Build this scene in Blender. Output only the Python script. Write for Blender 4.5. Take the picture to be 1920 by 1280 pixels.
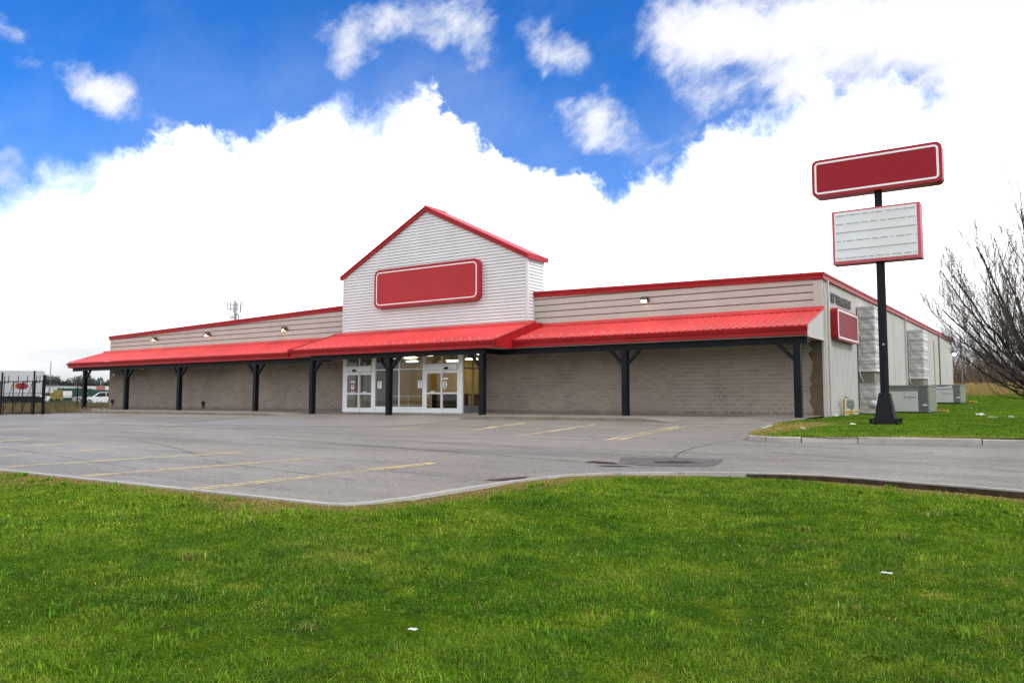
import bpy, bmesh, math, random
import numpy as np
from math import radians as R, pi, sin, cos, atan2, asin, exp
from mathutils import Vector, Matrix

for o in list(bpy.data.objects):
    bpy.data.objects.remove(o)
SC = bpy.context.scene
COL = SC.collection
rng = random.Random(7)
NP = np.random.RandomState(11)

# ------------------------------------------------------------------ camera
CAM = Vector((8.78, -38.12, 0.70))
YAW, PITCH = 34.237, 4.194
cd = bpy.data.cameras.new('camera'); cam = bpy.data.objects.new('camera', cd); COL.objects.link(cam)
cd.sensor_width = 36.0; cd.lens = 28.125; cd.clip_start = 0.05; cd.clip_end = 6000
cam.location = CAM; cam.rotation_euler = (R(90 + PITCH), 0, R(YAW))
SC.camera = cam
FWD = Vector((-sin(R(YAW)), cos(R(YAW)), 0)); RGT = Vector((cos(R(YAW)), sin(R(YAW)), 0)); UP = Vector((0, 0, 1))

def far(right, depth, z):
    """a place on the land: metres to the right of and ahead of where the photographer stood"""
    p = CAM + RGT * right + FWD * depth
    return Vector((p.x, p.y, z))

# ------------------------------------------------------------------ light
SUN_EL, SUN_AZ = 46.0, 95.0           # azimuth clockwise from +y
sd = Vector((sin(R(SUN_AZ)) * cos(R(SUN_EL)), cos(R(SUN_AZ)) * cos(R(SUN_EL)), sin(R(SUN_EL))))
sl = bpy.data.lights.new('sun', 'SUN'); sun = bpy.data.objects.new('sun', sl); COL.objects.link(sun)
sl.energy = 1.3; sl.angle = R(14); sl.color = (1.0, 0.96, 0.90)
sun.rotation_euler = (-sd).to_track_quat('-Z', 'Y').to_euler(); sun.location = (20, -20, 40)
SC.view_settings.view_transform = 'Standard'; SC.view_settings.look = 'None'
SC.view_settings.gamma = 1.0; SC.view_settings.use_curve_mapping = False
SC.view_settings.exposure = 0.60
SC.render.engine = 'CYCLES'

W = bpy.data.worlds.new('World'); SC.world = W; W.use_nodes = True
nt = W.node_tree
for n in list(nt.nodes): nt.nodes.remove(n)

class NG:
    """small helper for wiring nodes"""
    def __init__(s, tree): s.t = tree
    def n(s, kind, **kw):
        nd = s.t.nodes.new(kind)
        for k, v in kw.items(): setattr(nd, k, v)
        return nd
    def link(s, a, b): s.t.links.new(a, b)
    def put(s, sock, v):
        if hasattr(v, 'is_output') or hasattr(v, 'links'): s.t.links.new(v, sock)
        else: sock.default_value = v
    def m(s, op, a, b=None, c=None, clamp=False):
        nd = s.n('ShaderNodeMath', operation=op, use_clamp=clamp)
        s.put(nd.inputs[0], a)
        if b is not None: s.put(nd.inputs[1], b)
        if c is not None: s.put(nd.inputs[2], c)
        return nd.outputs[0]
    def dot(s, a, v):
        nd = s.n('ShaderNodeVectorMath', operation='DOT_PRODUCT')
        s.put(nd.inputs[0], a); nd.inputs[1].default_value = v
        return nd.outputs['Value']
    def vscale(s, a, v):
        nd = s.n('ShaderNodeVectorMath', operation='MULTIPLY')
        s.put(nd.inputs[0], a); nd.inputs[1].default_value = v
        return nd.outputs[0]
    def vadd(s, a, v):
        nd = s.n('ShaderNodeVectorMath', operation='ADD')
        s.put(nd.inputs[0], a); s.put(nd.inputs[1], v)
        return nd.outputs[0]
    def noise(s, vec, scale, detail=4, rough=0.55, lac=2.0, dist=0.0, out=0):
        nd = s.n('ShaderNodeTexNoise')
        s.put(nd.inputs['Vector'], vec)
        nd.inputs['Scale'].default_value = scale; nd.inputs['Detail'].default_value = detail
        nd.inputs['Roughness'].default_value = rough; nd.inputs['Lacunarity'].default_value = lac
        nd.inputs['Distortion'].default_value = dist
        return nd.outputs[out]
    def ss(s, v, a, b, lo=0.0, hi=1.0):
        nd = s.n('ShaderNodeMapRange', interpolation_type='SMOOTHSTEP')
        s.put(nd.inputs[0], v)
        for i, q in enumerate((a, b, lo, hi)): s.put(nd.inputs[i + 1], q)
        return nd.outputs[0]
    def mix(s, f, a, b, blend='MIX'):
        nd = s.n('ShaderNodeMix', data_type='RGBA', blend_type=blend)
        s.put(nd.inputs[0], f); s.put(nd.inputs[6], a); s.put(nd.inputs[7], b)
        return nd.outputs[2]

g = NG(nt)
tc = g.n('ShaderNodeTexCoord'); D = tc.outputs['Generated']
sky = g.n('ShaderNodeTexSky', sky_type='NISHITA'); sky.sun_disc = False
sky.sun_elevation = R(SUN_EL); sky.sun_rotation = R(SUN_AZ); sky.air_density = 1.0; sky.dust_density = 0.3; sky.ozone_density = 2.5
SKY_TINT = (0.16, 0.64, 1.28, 1)
blue = g.mix(1.0, sky.outputs[0], SKY_TINT, 'MULTIPLY')
az = g.m('ARCTAN2', g.dot(D, RGT), g.dot(D, FWD))
el = g.m('ARCSINE', g.dot(D, (0, 0, 1)))
tp = math.tan(R(PITCH)); cp, sp = cos(R(PITCH)), sin(R(PITCH))
def azel(px, py):
    x, y = (px - 960) / 1500.0, (640 - py) / 1500.0
    f, u = cp - y * sp, sp + y * cp
    return atan2(x, f), atan2(u, math.hypot(x, f))
# upper edge of the cloud bank all round the horizon, as elevation over azimuth
EDGE = [(0, 392), (60, 360), (110, 340), (178, 338), (195, 308), (240, 292), (275, 262), (370, 252), (450, 276), (500, 252), (590, 222), (620, 208), (655, 238),
        (700, 236), (760, 200), (790, 182), (835, 178), (850, 215), (880, 268), (915, 262), (935, 292), (985, 322), (1075, 330),
        (1110, 352), (1142, 376), (1200, 345), (1290, 308), (1335, 250), (1400, 242), (1495, 232), (1520, 196), (1565, 170),
        (1640, 148), (1720, 168), (1790, 176), (1840, 128), (1920, 96)]
pts = [azel(*p) for p in EDGE]
pts = [(-pi, .30), (-2.2, .24), (-1.4, .31), (-.9, .22), (-.66, .2)] + pts + [(.62, .42), (.9, .36), (1.5, .28), (2.2, .33), (pi, .30)]
fc = g.n('ShaderNodeFloatCurve'); cu = fc.mapping.curves[0]
SP = 0.9   # elevation span of the curve
xy = [((a + pi) / (2 * pi), e / SP) for a, e in pts]
while len(cu.points) < len(xy): cu.points.new(.5, .5)
for p, (a, b) in zip(cu.points, xy): p.location = (a, b); p.handle_type = 'AUTO_CLAMPED'
fc.mapping.update()
g.link(g.m('DIVIDE', g.m('ADD', az, pi), 2 * pi), fc.inputs['Value'])
edge = g.m('MULTIPLY', fc.outputs[0], SP)
warp = g.vadd(D, g.vscale(g.noise(D, 9, 3, out=1), (.02, .02, .02)))
n_fine = g.m('SUBTRACT', g.noise(warp, 24, 10, .64, dist=.2), .5)
n_big = g.m('SUBTRACT', g.noise(warp, 8, 4, .5), .5)
dd = g.m('SUBTRACT', g.m('ADD', edge, g.m('ADD', g.m('MULTIPLY', n_fine, .105), g.m('MULTIPLY', n_big, .022))), el)
soft = g.ss(g.noise(g.vadd(D, (3, 1, 2)), 5, 2, .5), .38, .64, .018, .060)
bank = g.ss(dd, g.m('MULTIPLY', soft, -.55), soft)
blobs = [(205, 172, 62, 34, .95), (170, 190, 45, 28, .6), (340, 215, 50, 16, .42), (20, 52, 55, 30, .6), (60, 140, 70, 26, .42), (20, 345, 55, 40, .6), (640, 85, 62, 55, .85), (700, 45, 60, 30, .35),
         (780, 30, 90, 40, .72), (890, 80, 40, 42, .72), (880, 10, 80, 30, .5), (1108, 226, 64, 52, 1.35), (1010, 70, 45, 38, .62), (1060, 95, 70, 34, .5),
         (1340, 60, 100, 70, 1.05), (1500, 40, 190, 70, 1.15), (1720, 50, 220, 85, 1.5), (1900, 60, 160, 120, 1.5), (1510, 148, 68, 24, .95), (1360, 180, 65, 26, .5), (1790, 168, 40, 20, .5),
         (1250, 60, 60, 60, .45), (1290, 250, 70, 40, .35), (1210, 300, 60, 40, .35), (560, 240, 60, 20, .3)]
nz1 = g.m('MULTIPLY', g.m('SUBTRACT', g.noise(g.vadd(D, (9, 2, 4)), 7.5, 5, .6), .5), .14); nz2 = g.m('MULTIPLY', g.m('SUBTRACT', g.noise(g.vadd(D, (1, 7, 3)), 7.5, 5, .6), .5), .11)
azw = g.m('ADD', az, nz1); elw = g.m('ADD', el, nz2)
tot = None
for px, py, rx, ry, st in blobs:
    a, e = azel(px, py); rx /= 1500.0 / max(.75, cos(a)) * 1.0; ry /= 1500.0
    u = g.m('DIVIDE', g.m('SUBTRACT', azw, a), rx); v = g.m('DIVIDE', g.m('SUBTRACT', elw, e), ry)
    q = g.m('ADD', g.m('MULTIPLY', u, u), g.m('MULTIPLY', v, v))
    w = g.m('MULTIPLY', g.m('EXPONENT', g.m('MULTIPLY', q, -1.0)), st)
    tot = w if tot is None else g.m('ADD', tot, w)
rot = g.n('ShaderNodeVectorRotate', rotation_type='AXIS_ANGLE'); g.link(warp, rot.inputs['Vector']); rot.inputs['Axis'].default_value = FWD; rot.inputs['Angle'].default_value = .6
wv = g.vscale(rot.outputs[0], (1, 1, 1.7))
wisp = g.m('SUBTRACT', g.m('ADD', g.m('MULTIPLY', g.noise(wv, 13, 10, .64, dist=.35), .75), g.m('MULTIPLY', g.noise(wv, 44, 6, .62), .25)), .5)
bl = g.ss(g.m('MULTIPLY', g.m('ADD', tot, g.m('MULTIPLY', wisp, 3.0)), g.ss(tot, .02, .45)), .12, 1.5)
# unseen broken cloud over the rest of the dome, thickened to cut blue light
away = g.m('MAXIMUM', g.ss(g.m('ABSOLUTE', az), .72, 1.1), g.ss(el, .52, .7))
gen = g.m('MULTIPLY', g.ss(g.noise(D, 3.2, 8, .58), .36, .58), away)
cov = g.m('MAXIMUM', bank, gen)
# grey bases low down
lowg = g.ss(g.m('ADD', el, g.m('MULTIPLY', g.noise(g.vscale(D, (1, 1, 3)), 7, 5, .55), .16)), .09, .25)
CLOUD = 15.0
cl = g.mix(lowg, (CLOUD * .36, CLOUD * .372, CLOUD * .388, 1), (CLOUD, CLOUD, CLOUD, 1))
thin = g.m('MULTIPLY', g.ss(g.noise(wv, 4.5, 6, .6), .44, .74), .09)
veil = g.m('ADD', thin, g.ss(dd, -.16, .0, 0, .10), clamp=True)
blue = g.mix(veil, blue, (CLOUD * .40, CLOUD * .41, CLOUD * .43, 1))
blue = g.mix(bl, blue, (CLOUD * .44, CLOUD * .45, CLOUD * .468, 1))
col = g.mix(cov, blue, cl)
bg = g.n('ShaderNodeBackground'); g.link(col, bg.inputs[0]); bg.inputs[1].default_value = 0.1
wo = g.n('ShaderNodeOutputWorld'); g.link(bg.outputs[0], wo.inputs[0])

# ------------------------------------------------------------------ materials
def newmat(name):
    m = bpy.data.materials.new(name); m.use_nodes = True
    t = m.node_tree; b = t.nodes['Principled BSDF']
    return m, NG(t), b

def setv(b, **kw):
    for k, v in kw.items(): b.inputs[k].default_value = v

def paint(name, col, rough=.5, var=.12, scale=3.0, bump=0.0, bscale=60, metal=0.0, spec=.22, dirt=0.0, coat=0.0, streak=0.0):
    """painted or plain surface: world-space mottling, fine relief, optional streaky dirt"""
    m, k, b = newmat(name)
    pos = k.n('ShaderNodeNewGeometry').outputs['Position']
    f = k.noise(pos, scale, 5, .6)
    lo = tuple(c * (1 - var) for c in col) + (1,); hi = tuple(min(1, c * (1 + var)) for c in col) + (1,)
    c = k.mix(k.ss(f, .3, .7), lo, hi)
    if dirt:
        d = k.ss(k.noise(pos, scale * 2.3, 7, .7), .50, .75, 0, dirt)
        c = k.mix(d, c, tuple(x * .45 + .02 for x in col) + (1,))
    if streak:
        d = k.ss(k.noise(k.vscale(pos, (9, 9, .35)), 1.0, 5, .6), .50, .78, 0, streak)
        c = k.mix(d, c, tuple(x * .55 + .015 for x in col) + (1,))
    k.link(c, b.inputs['Base Color'])
    setv(b, Roughness=rough, Metallic=metal)
    b.inputs['Specular IOR Level'].default_value = spec
    b.inputs['Coat Weight'].default_value = coat
    if bump:
        bp = k.n('ShaderNodeBump'); bp.inputs['Strength'].default_value = 1.0; bp.inputs['Distance'].default_value = bump
        k.link(k.noise(pos, bscale, 4, .6), bp.inputs['Height']); k.link(bp.outputs[0], b.inputs['Normal'])
    return m

def glow(name, col, s):
    m, k, b = newmat(name)
    setv(b, **{'Base Color': (.8, .8, .78, 1)}); b.inputs['Emission Color'].default_value = col + (1,); b.inputs['Emission Strength'].default_value = s
    return m

M = {}
M['siding'] = paint('beige_siding', (.50, .455, .395), .45, .05, .8, streak=.10)
M['groove'] = paint('siding_groove', (.27, .20, .17), .6, .08, 2)
M['sidewall'] = paint('ribbed_wall_paint', (.47, .455, .42), .45, .05, .5, streak=.14)
M['clap'] = paint('white_clapboard', (.66, .655, .635), .42, .05, .7, streak=.10)
M['trimw'] = paint('white_trim', (.62, .61, .59), .45, .05, 1)
M['trimb'] = paint('beige_trim', (.52, .47, .42), .45, .05, 1, streak=.1)
M['red'] = paint('red_fascia', (.33, .010, .013), .45, .10, .9, spec=.2)
M['redroof'] = paint('red_roof_sheet', (.60, .050, .045), .40, .16, .30, dirt=.32, spec=.42, streak=.22)
M['redsign'] = paint('red_sign_face', (.40, .036, .040), .55, .04, .5, spec=.12)
M['redcab'] = paint('red_sign_cabinet', (.34, .014, .022), .38, .06, 1)
M['redpale'] = paint('pale_red_frame', (.50, .09, .11), .42, .08, 1)
M['stripe'] = paint('white_stripe', (.82, .80, .80), .4, .03, 1)
M['black'] = paint('black_painted_steel', (.007, .0075, .010), .5, .25, 2, spec=.14)
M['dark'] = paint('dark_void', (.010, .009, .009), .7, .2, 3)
M['soffit'] = paint('soffit_sheet', (.36, .34, .29), .6, .06, .6)
M['alu'] = paint('white_aluminium', (.74, .74, .73), .38, .05, 1.2, metal=.0, dirt=.05)
M['conc'] = None
M['hvacd'] = paint('grey_green_cabinet', (.19, .21, .18), .5, .08, 1, streak=.15)
M['hvacl'] = paint('pale_access_panel', (.55, .57, .54), .45, .05, 1)
M['gas'] = paint('yellow_pipe', (.40, .27, .03), .5, .15, 4)
M['meter'] = paint('grey_meter', (.38, .42, .42), .4, .15, 6)
M['bronze'] = paint('bronze_fixture', (.07, .055, .04), .45, .15, 5)
M['litter'] = paint('white_litter', (.48, .48, .46), .6, .08, 9)
M['letter'] = paint('dark_letters', (.06, .055, .05), .5, .1, 3)
M['lampw'] = glow('lit_lens', (1.0, .97, .90), 4.5)
M['lampy'] = glow('warm_lens', (1.0, .82, .52), 2.6)
M['ceil'] = glow('ceiling_light_panel', (1.0, .88, .62), 13.0)
M['ochre'] = paint('ochre_wall', (.56, .40, .14), .7, .10, .7)
M['counter'] = paint('red_brown_counter', (.20, .045, .028), .45, .12, 1)
M['indark'] = paint('dark_shelving', (.05, .035, .03), .6, .2, 2)
M['infloor'] = paint('tile_floor', (.32, .27, .20), .35, .08, 1)
M['tin'] = paint('galvanised', (.42, .43, .45), .35, .08, 2, metal=.6)
M['pwood'] = paint('weathered_pole', (.16, .15, .13), .8, .2, 4)
M['tire'] = paint('tyre_rubber', (.02, .02, .02), .8, .2, 5)
M['carw'] = paint('white_car_paint', (.78, .78, .78), .25, .03, 1, coat=.5)
M['cars'] = paint('silver_car_paint', (.42, .43, .45), .3, .03, 1, metal=.4, coat=.4)
M['carg'] = paint('car_window', (.015, .018, .02), .08, .1, 1, spec=.8)
M['green'] = paint('green_container', (.02, .075, .055), .5, .12, 1)
M['yellow'] = paint('yellow_machine', (.28, .20, .05), .5, .12, 2)
M['redd'] = paint('faded_red', (.42, .12, .11), .6, .1, 2)
M['trailer'] = paint('grey_white_trailer', (.40, .41, .42), .5, .05, .5, streak=.15)
M['bldw'] = paint('far_pale_wall', (.62, .62, .60), .6, .06, .1)
M['bldg'] = paint('far_grey_wall', (.30, .31, .32), .6, .08, .1)
M['bldr'] = paint('far_red_trim', (.35, .06, .06), .6, .08, .1)

# concrete blocks: slight tone change from block to block, stains
m, k, b = newmat('concrete_block'); M['block'] = m
pos = k.n('ShaderNodeNewGeometry').outputs['Position']
sn = k.n('ShaderNodeVectorMath', operation='SNAP'); k.put(sn.inputs[0], k.vadd(pos, (.1, .5, .001))); sn.inputs[1].default_value = (.4, 5, .2)
wn = k.n('ShaderNodeTexWhiteNoise'); k.link(sn.outputs[0], wn.inputs[0])
c = k.mix(wn.outputs[0], (.250, .208, .165, 1), (.310, .262, .210, 1))
st = k.ss(k.noise(pos, .55, 6, .65), .46, .72, 0, .45)
c = k.mix(st, c, (.145, .125, .105, 1))
spk = k.ss(k.noise(k.vadd(pos, (3, 1, 2)), 5.5, 8, .75), .61, .68, 0, .85)
zone = k.ss(k.noise(pos, .35, 2, .5), .5, .62)
c = k.mix(k.m('MULTIPLY', spk, zone), c, (.07, .06, .05, 1))
sep = k.n('ShaderNodeSeparateXYZ'); k.link(pos, sep.inputs[0])
base = k.ss(k.m('ADD', sep.outputs[2], k.m('MULTIPLY', k.noise(pos, 2, 4, .6), .5)), .22, .55, .6, 0)
c = k.mix(base, c, (.10, .082, .064, 1))
k.link(c, b.inputs['Base Color']); setv(b, Roughness=.85); b.inputs['Specular IOR Level'].default_value = .25
bp = k.n('ShaderNodeBump'); bp.inputs['Distance'].default_value = .004; k.link(k.noise(pos, 70, 3, .6), bp.inputs['Height']); k.link(bp.outputs[0], b.inputs['Normal'])
M['mortar'] = paint('mortar', (.36, .325, .275), .9, .08, 1.5)
M['patchwall'] = paint('brown_patched_wall', (.115, .085, .058), .85, .15, 2, dirt=.2)

# concrete of walks and kerbs
def concrete(name, a, b_, stain, sc=1.0, rough=.75):
    m, k, b = newmat(name)
    pos = k.n('ShaderNodeNewGeometry').outputs['Position']
    c = k.mix(k.ss(k.noise(pos, .6 * sc, 6, .65), .35, .65), a + (1,), b_ + (1,))
    c = k.mix(k.ss(k.noise(pos, 2.6 * sc, 8, .7), .52, .70, 0, .7), c, stain + (1,))
    c = k.mix(k.ss(k.noise(pos, 40, 3, .6), .3, .7, 0, .25), c, (.05, .045, .04, 1))
    k.link(c, b.inputs['Base Color']); setv(b, Roughness=rough)
    bp = k.n('ShaderNodeBump'); bp.inputs['Distance'].default_value = .004; k.link(k.noise(pos, 45, 5, .65), bp.inputs['Height']); k.link(bp.outputs[0], b.inputs['Normal'])
    return m
M['conc'] = concrete('kerb_concrete', (.34, .32, .28), (.42, .395, .345), (.20, .17, .13))
M['walk'] = concrete('sidewalk_concrete', (.20, .175, .145), (.26, .23, .195), (.13, .105, .08), .8, .55)
M['apron'] = concrete('apron_concrete', (.19, .165, .142), (.235, .205, .175), (.14, .115, .09), .7, .5)
M['kerbw'] = concrete('wet_brown_kerb', (.16, .125, .085), (.22, .18, .13), (.09, .065, .04), 1.4, .6)

# asphalt, damp here and there
m, k, b = newmat('asphalt'); M['asphalt'] = m
pos = k.n('ShaderNodeNewGeometry').outputs['Position']
lp = k.vscale(pos, (.35, 1.0, 1))
big = k.noise(lp, .32, 6, .62); med = k.noise(pos, 1.7, 6, .65); fin = k.noise(pos, 48, 4, .7)
c = k.mix(k.ss(big, .34, .66), (.150, .129, .104, 1), (.240, .208, .168, 1))
stk = k.noise(k.vscale(pos, (.10, 1.3, 1)), 1.0, 7, .68)
c = k.mix(k.ss(stk, .50, .66, 0, .70), c, (.085, .076, .067, 1))
c = k.mix(k.ss(stk, .46, .32, 0, .35), c, (.265, .24, .20, 1))
c = k.mix(k.ss(med, .52, .68, 0, .55), c, (.080, .078, .072, 1))
gr = k.noise(pos, 13, 5, .8)
c = k.mix(k.ss(gr, .50, .60, 0, .60), c, (.070, .060, .048, 1)); c = k.mix(k.ss(gr, .47, .38, 0, .60), c, (.33, .29, .235, 1))
spk = k.noise(pos, 34, 4, .8)
c = k.mix(k.ss(spk, .50, .60, 0, .72), c, (.062, .056, .050, 1))
c = k.mix(k.ss(fin, .42, .70, 0, .65), c, (.34, .315, .285, 1))
c = k.mix(k.ss(fin, .46, .28, 0, .7), c, (.036, .035, .032, 1))
k.link(c, b.inputs['Base Color']); b.inputs['Specular IOR Level'].default_value = .10
damp = k.ss(k.noise(k.vadd(lp, (7, 3, 0)), .55, 6, .6), .40, .66)
k.link(k.m('ADD', k.m('MULTIPLY', damp, .20), .45), b.inputs['Roughness'])
bp = k.n('ShaderNodeBump'); bp.inputs['Distance'].default_value = .006; bp.inputs['Strength'].default_value = .8
k.link(k.noise(pos, 75, 3, .7), bp.inputs['Height']); k.link(bp.outputs[0], b.inputs['Normal'])
M['tar'] = paint('tar_crack', (.028, .026, .025), .6, .3, 5, bump=.003)
M['patchasph'] = paint('asphalt_patch', (.088, .077, .064), .55, .3, 5, bump=.006, bscale=60, dirt=.3)
m, k, b = newmat('puddle_water'); M['puddle'] = m
setv(b, **{'Base Color': (.020, .016, .012, 1)}, Roughness=.20); b.inputs['Specular IOR Level'].default_value = .16

# worn yellow paint: where it has worn away the asphalt shows
m, k, b = newmat('worn_yellow_paint'); M['yline'] = m
pos = k.n('ShaderNodeNewGeometry').outputs['Position']
w1 = k.ss(k.m('ADD', k.m('MULTIPLY', k.noise(pos, 14, 8, .75), .55), k.m('MULTIPLY', k.noise(pos, 1.1, 3, .5), .5)), .47, .60)
at = k.n('ShaderNodeAttribute', attribute_name='wear')
w1 = k.m('MULTIPLY', w1, 1.0); w2 = k.m('MULTIPLY', k.m('ADD', w1, at.outputs['Fac']), 1.0, clamp=True)
k.put(b.inputs['Base Color'], (.64, .49, .20, 1)); setv(b, Roughness=.6)
tr = k.n('ShaderNodeBsdfTransparent'); mx = k.n('ShaderNodeMixShader')
k.link(k.m('MULTIPLY', w2, .92), mx.inputs[0]); k.link(b.outputs[0], mx.inputs[1]); k.link(tr.outputs[0], mx.inputs[2]); k.link(mx.outputs[0], k.t.nodes['Material Output'].inputs[0])

# plastic sheeting wrapped round the ducts
m, k, b = newmat('plastic_sheeting'); M['plastic'] = m
pos = k.n('ShaderNodeNewGeometry').outputs['Position']
c = k.mix(k.ss(k.noise(k.vscale(pos, (2, 2, 1)), 1.6, 6, .6), .35, .7), (.40, .393, .372, 1), (.50, .492, .47, 1))
k.link(c, b.inputs['Base Color']); setv(b, Roughness=.30); b.inputs['Specular IOR Level'].default_value = .5
bp = k.n('ShaderNodeBump'); bp.inputs['Distance'].default_value = .04; k.link(k.noise(k.vscale(pos, (1.4, 1.4, 1.8)), 1.1, 4, .45, dist=1.2), bp.inputs['Height']); k.link(bp.outputs[0], b.inputs['Normal'])
M['duct'] = paint('brown_grey_duct', (.20, .18, .14), .6, .1, 1)

# window glass: clear, reflecting by its angle
m, k, b = newmat('window_glass'); M['glass'] = m
k.t.nodes.remove(b)
tr = k.n('ShaderNodeBsdfTransparent'); tr.inputs[0].default_value = (.86, .88, .86, 1)
gl = k.n('ShaderNodeBsdfGlossy'); gl.inputs['Roughness'].default_value = .02; gl.inputs[0].default_value = (.9, .9, .9, 1)
ge = k.n('ShaderNodeNewGeometry'); dp = k.n('ShaderNodeVectorMath', operation='DOT_PRODUCT'); k.link(ge.outputs['Incoming'], dp.inputs[0]); k.link(ge.outputs['Normal'], dp.inputs[1])
fz = k.m('ADD', .035, k.m('MULTIPLY', k.m('POWER', k.m('SUBTRACT', 1.0, k.m('ABSOLUTE', dp.outputs['Value']), clamp=True), 5.0), .9), clamp=True)
mx = k.n('ShaderNodeMixShader'); k.link(fz, mx.inputs[0]); k.link(tr.outputs[0], mx.inputs[1]); k.link(gl.outputs[0], mx.inputs[2])
k.link(mx.outputs[0], k.t.nodes['Material Output'].inputs[0])

# grass blades and turf: green and straw by a stored value and by broad noise
def grass_mat(name, turf):
    m, k, b = newmat(name)
    pos = k.n('ShaderNodeNewGeometry').outputs['Position']
    dry = k.n('ShaderNodeAttribute', attribute_name='dry').outputs['Fac']
    p1 = k.noise(pos, .55, 5, .6); p2 = k.noise(pos, 2.4, 5, .65); p3 = k.noise(pos, 60 if not turf else 22, 3, .7)
    s = .60 if turf else 1.42
    def q(*c): return tuple(x * s for x in c) + (1,)
    p4 = k.noise(k.vadd(pos, (5, 2, 0)), .22, 3, .5)
    c = k.mix(k.ss(p1, .38, .62), q(.052, .130, .006), q(.108, .195, .009))
    c = k.mix(k.ss(p4, .42, .60, 0, .55), c, q(.036, .100, .007))
    c = k.mix(k.ss(p2, .46, .66, 0, .85), c, q(.128, .200, .010))
    c = k.mix(k.ss(p2, .46, .30, 0, .75), c, q(.034, .085, .007))
    c = k.mix(k.ss(p3, .52, .72, 0, .60), c, q(.215, .262, .028))
    c = k.mix(k.ss(p3, .45, .28, 0, .55), c, q(.026, .066, .006))
    d = k.m('ADD', dry, k.ss(k.m('ADD', k.m('MULTIPLY', p1, .40), k.m('MULTIPLY', p2, .60)), .53, .70, 0, .36), clamp=True)
    d = k.m('MULTIPLY', d, k.ss(p3, .25, .62, .45, 1.0))
    straw = k.mix(k.ss(p3, .35, .65), q(.22, .135, .045), q(.38, .27, .10))
    d2 = k.n('ShaderNodeAttribute', attribute_name='lush').outputs['Fac']
    c = k.mix(d2, c, q(.150, .235, .012))
    c = k.mix(d, c, straw)
    if not turf:
        tn = k.n('ShaderNodeAttribute', attribute_name='tone').outputs['Fac']
        cc = k.n('ShaderNodeCombineXYZ'); [k.link(tn, cc.inputs[i_]) for i_ in range(3)]
        c = k.mix(1.0, c, cc.outputs[0], 'MULTIPLY')
    if turf: c = k.mix(k.ss(k.noise(pos, 13, 6, .7), .5, .68, 0, .6), c, (.045, .034, .018, 1))
    k.link(c, b.inputs['Base Color'])
    setv(b, Roughness=.62 if not turf else .9); b.inputs['Specular IOR Level'].default_value = .10 if not turf else 0.0
    if not turf:
        b.inputs['Subsurface Weight'].default_value = 0.0
        t = k.n('ShaderNodeBsdfTranslucent'); k.link(c, t.inputs[0])
        mx = k.n('ShaderNodeMixShader'); mx.inputs[0].default_value = .35
        k.link(b.outputs[0], mx.inputs[1]); k.link(t.outputs[0], mx.inputs[2]); k.link(mx.outputs[0], k.t.nodes['Material Output'].inputs[0])
    else:
        bp = k.n('ShaderNodeBump'); bp.inputs['Distance'].default_value = .03; k.link(k.noise(pos, 28, 6, .7), bp.inputs['Height']); k.link(bp.outputs[0], b.inputs['Normal'])
    return m
M['blade'] = grass_mat('grass_blade', False)
M['turf'] = grass_mat('turf', True)
M['weed'] = paint('rough_weeds', (.088, .092, .036), .9, .35, .35, bump=.05, bscale=6, dirt=.5)
M['weedblade'] = paint('dry_weed_stalks', (.135, .108, .048), .9, .35, .8)
M['berm'] = paint('dry_straw_grass', (.40, .29, .10), .9, .25, .6, bump=.05, bscale=5, dirt=.3)
M['soil'] = paint('far_ground', (.12, .12, .06), .9, .3, .05)
M['bark'] = paint('dark_bark', (.036, .028, .023), .85, .3, 5)
M['twig'] = paint('dark_twigs', (.105, .080, .068), .85, .3, 3)
M['scrubA'] = paint('brown_scrub', (.115, .080, .058), .9, .3, .4)
M['scrubB'] = paint('olive_scrub', (.105, .095, .040), .9, .3, .4)
M['fardark'] = paint('far_treeline', (.060, .068, .055), .9, .3, .06)

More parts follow.
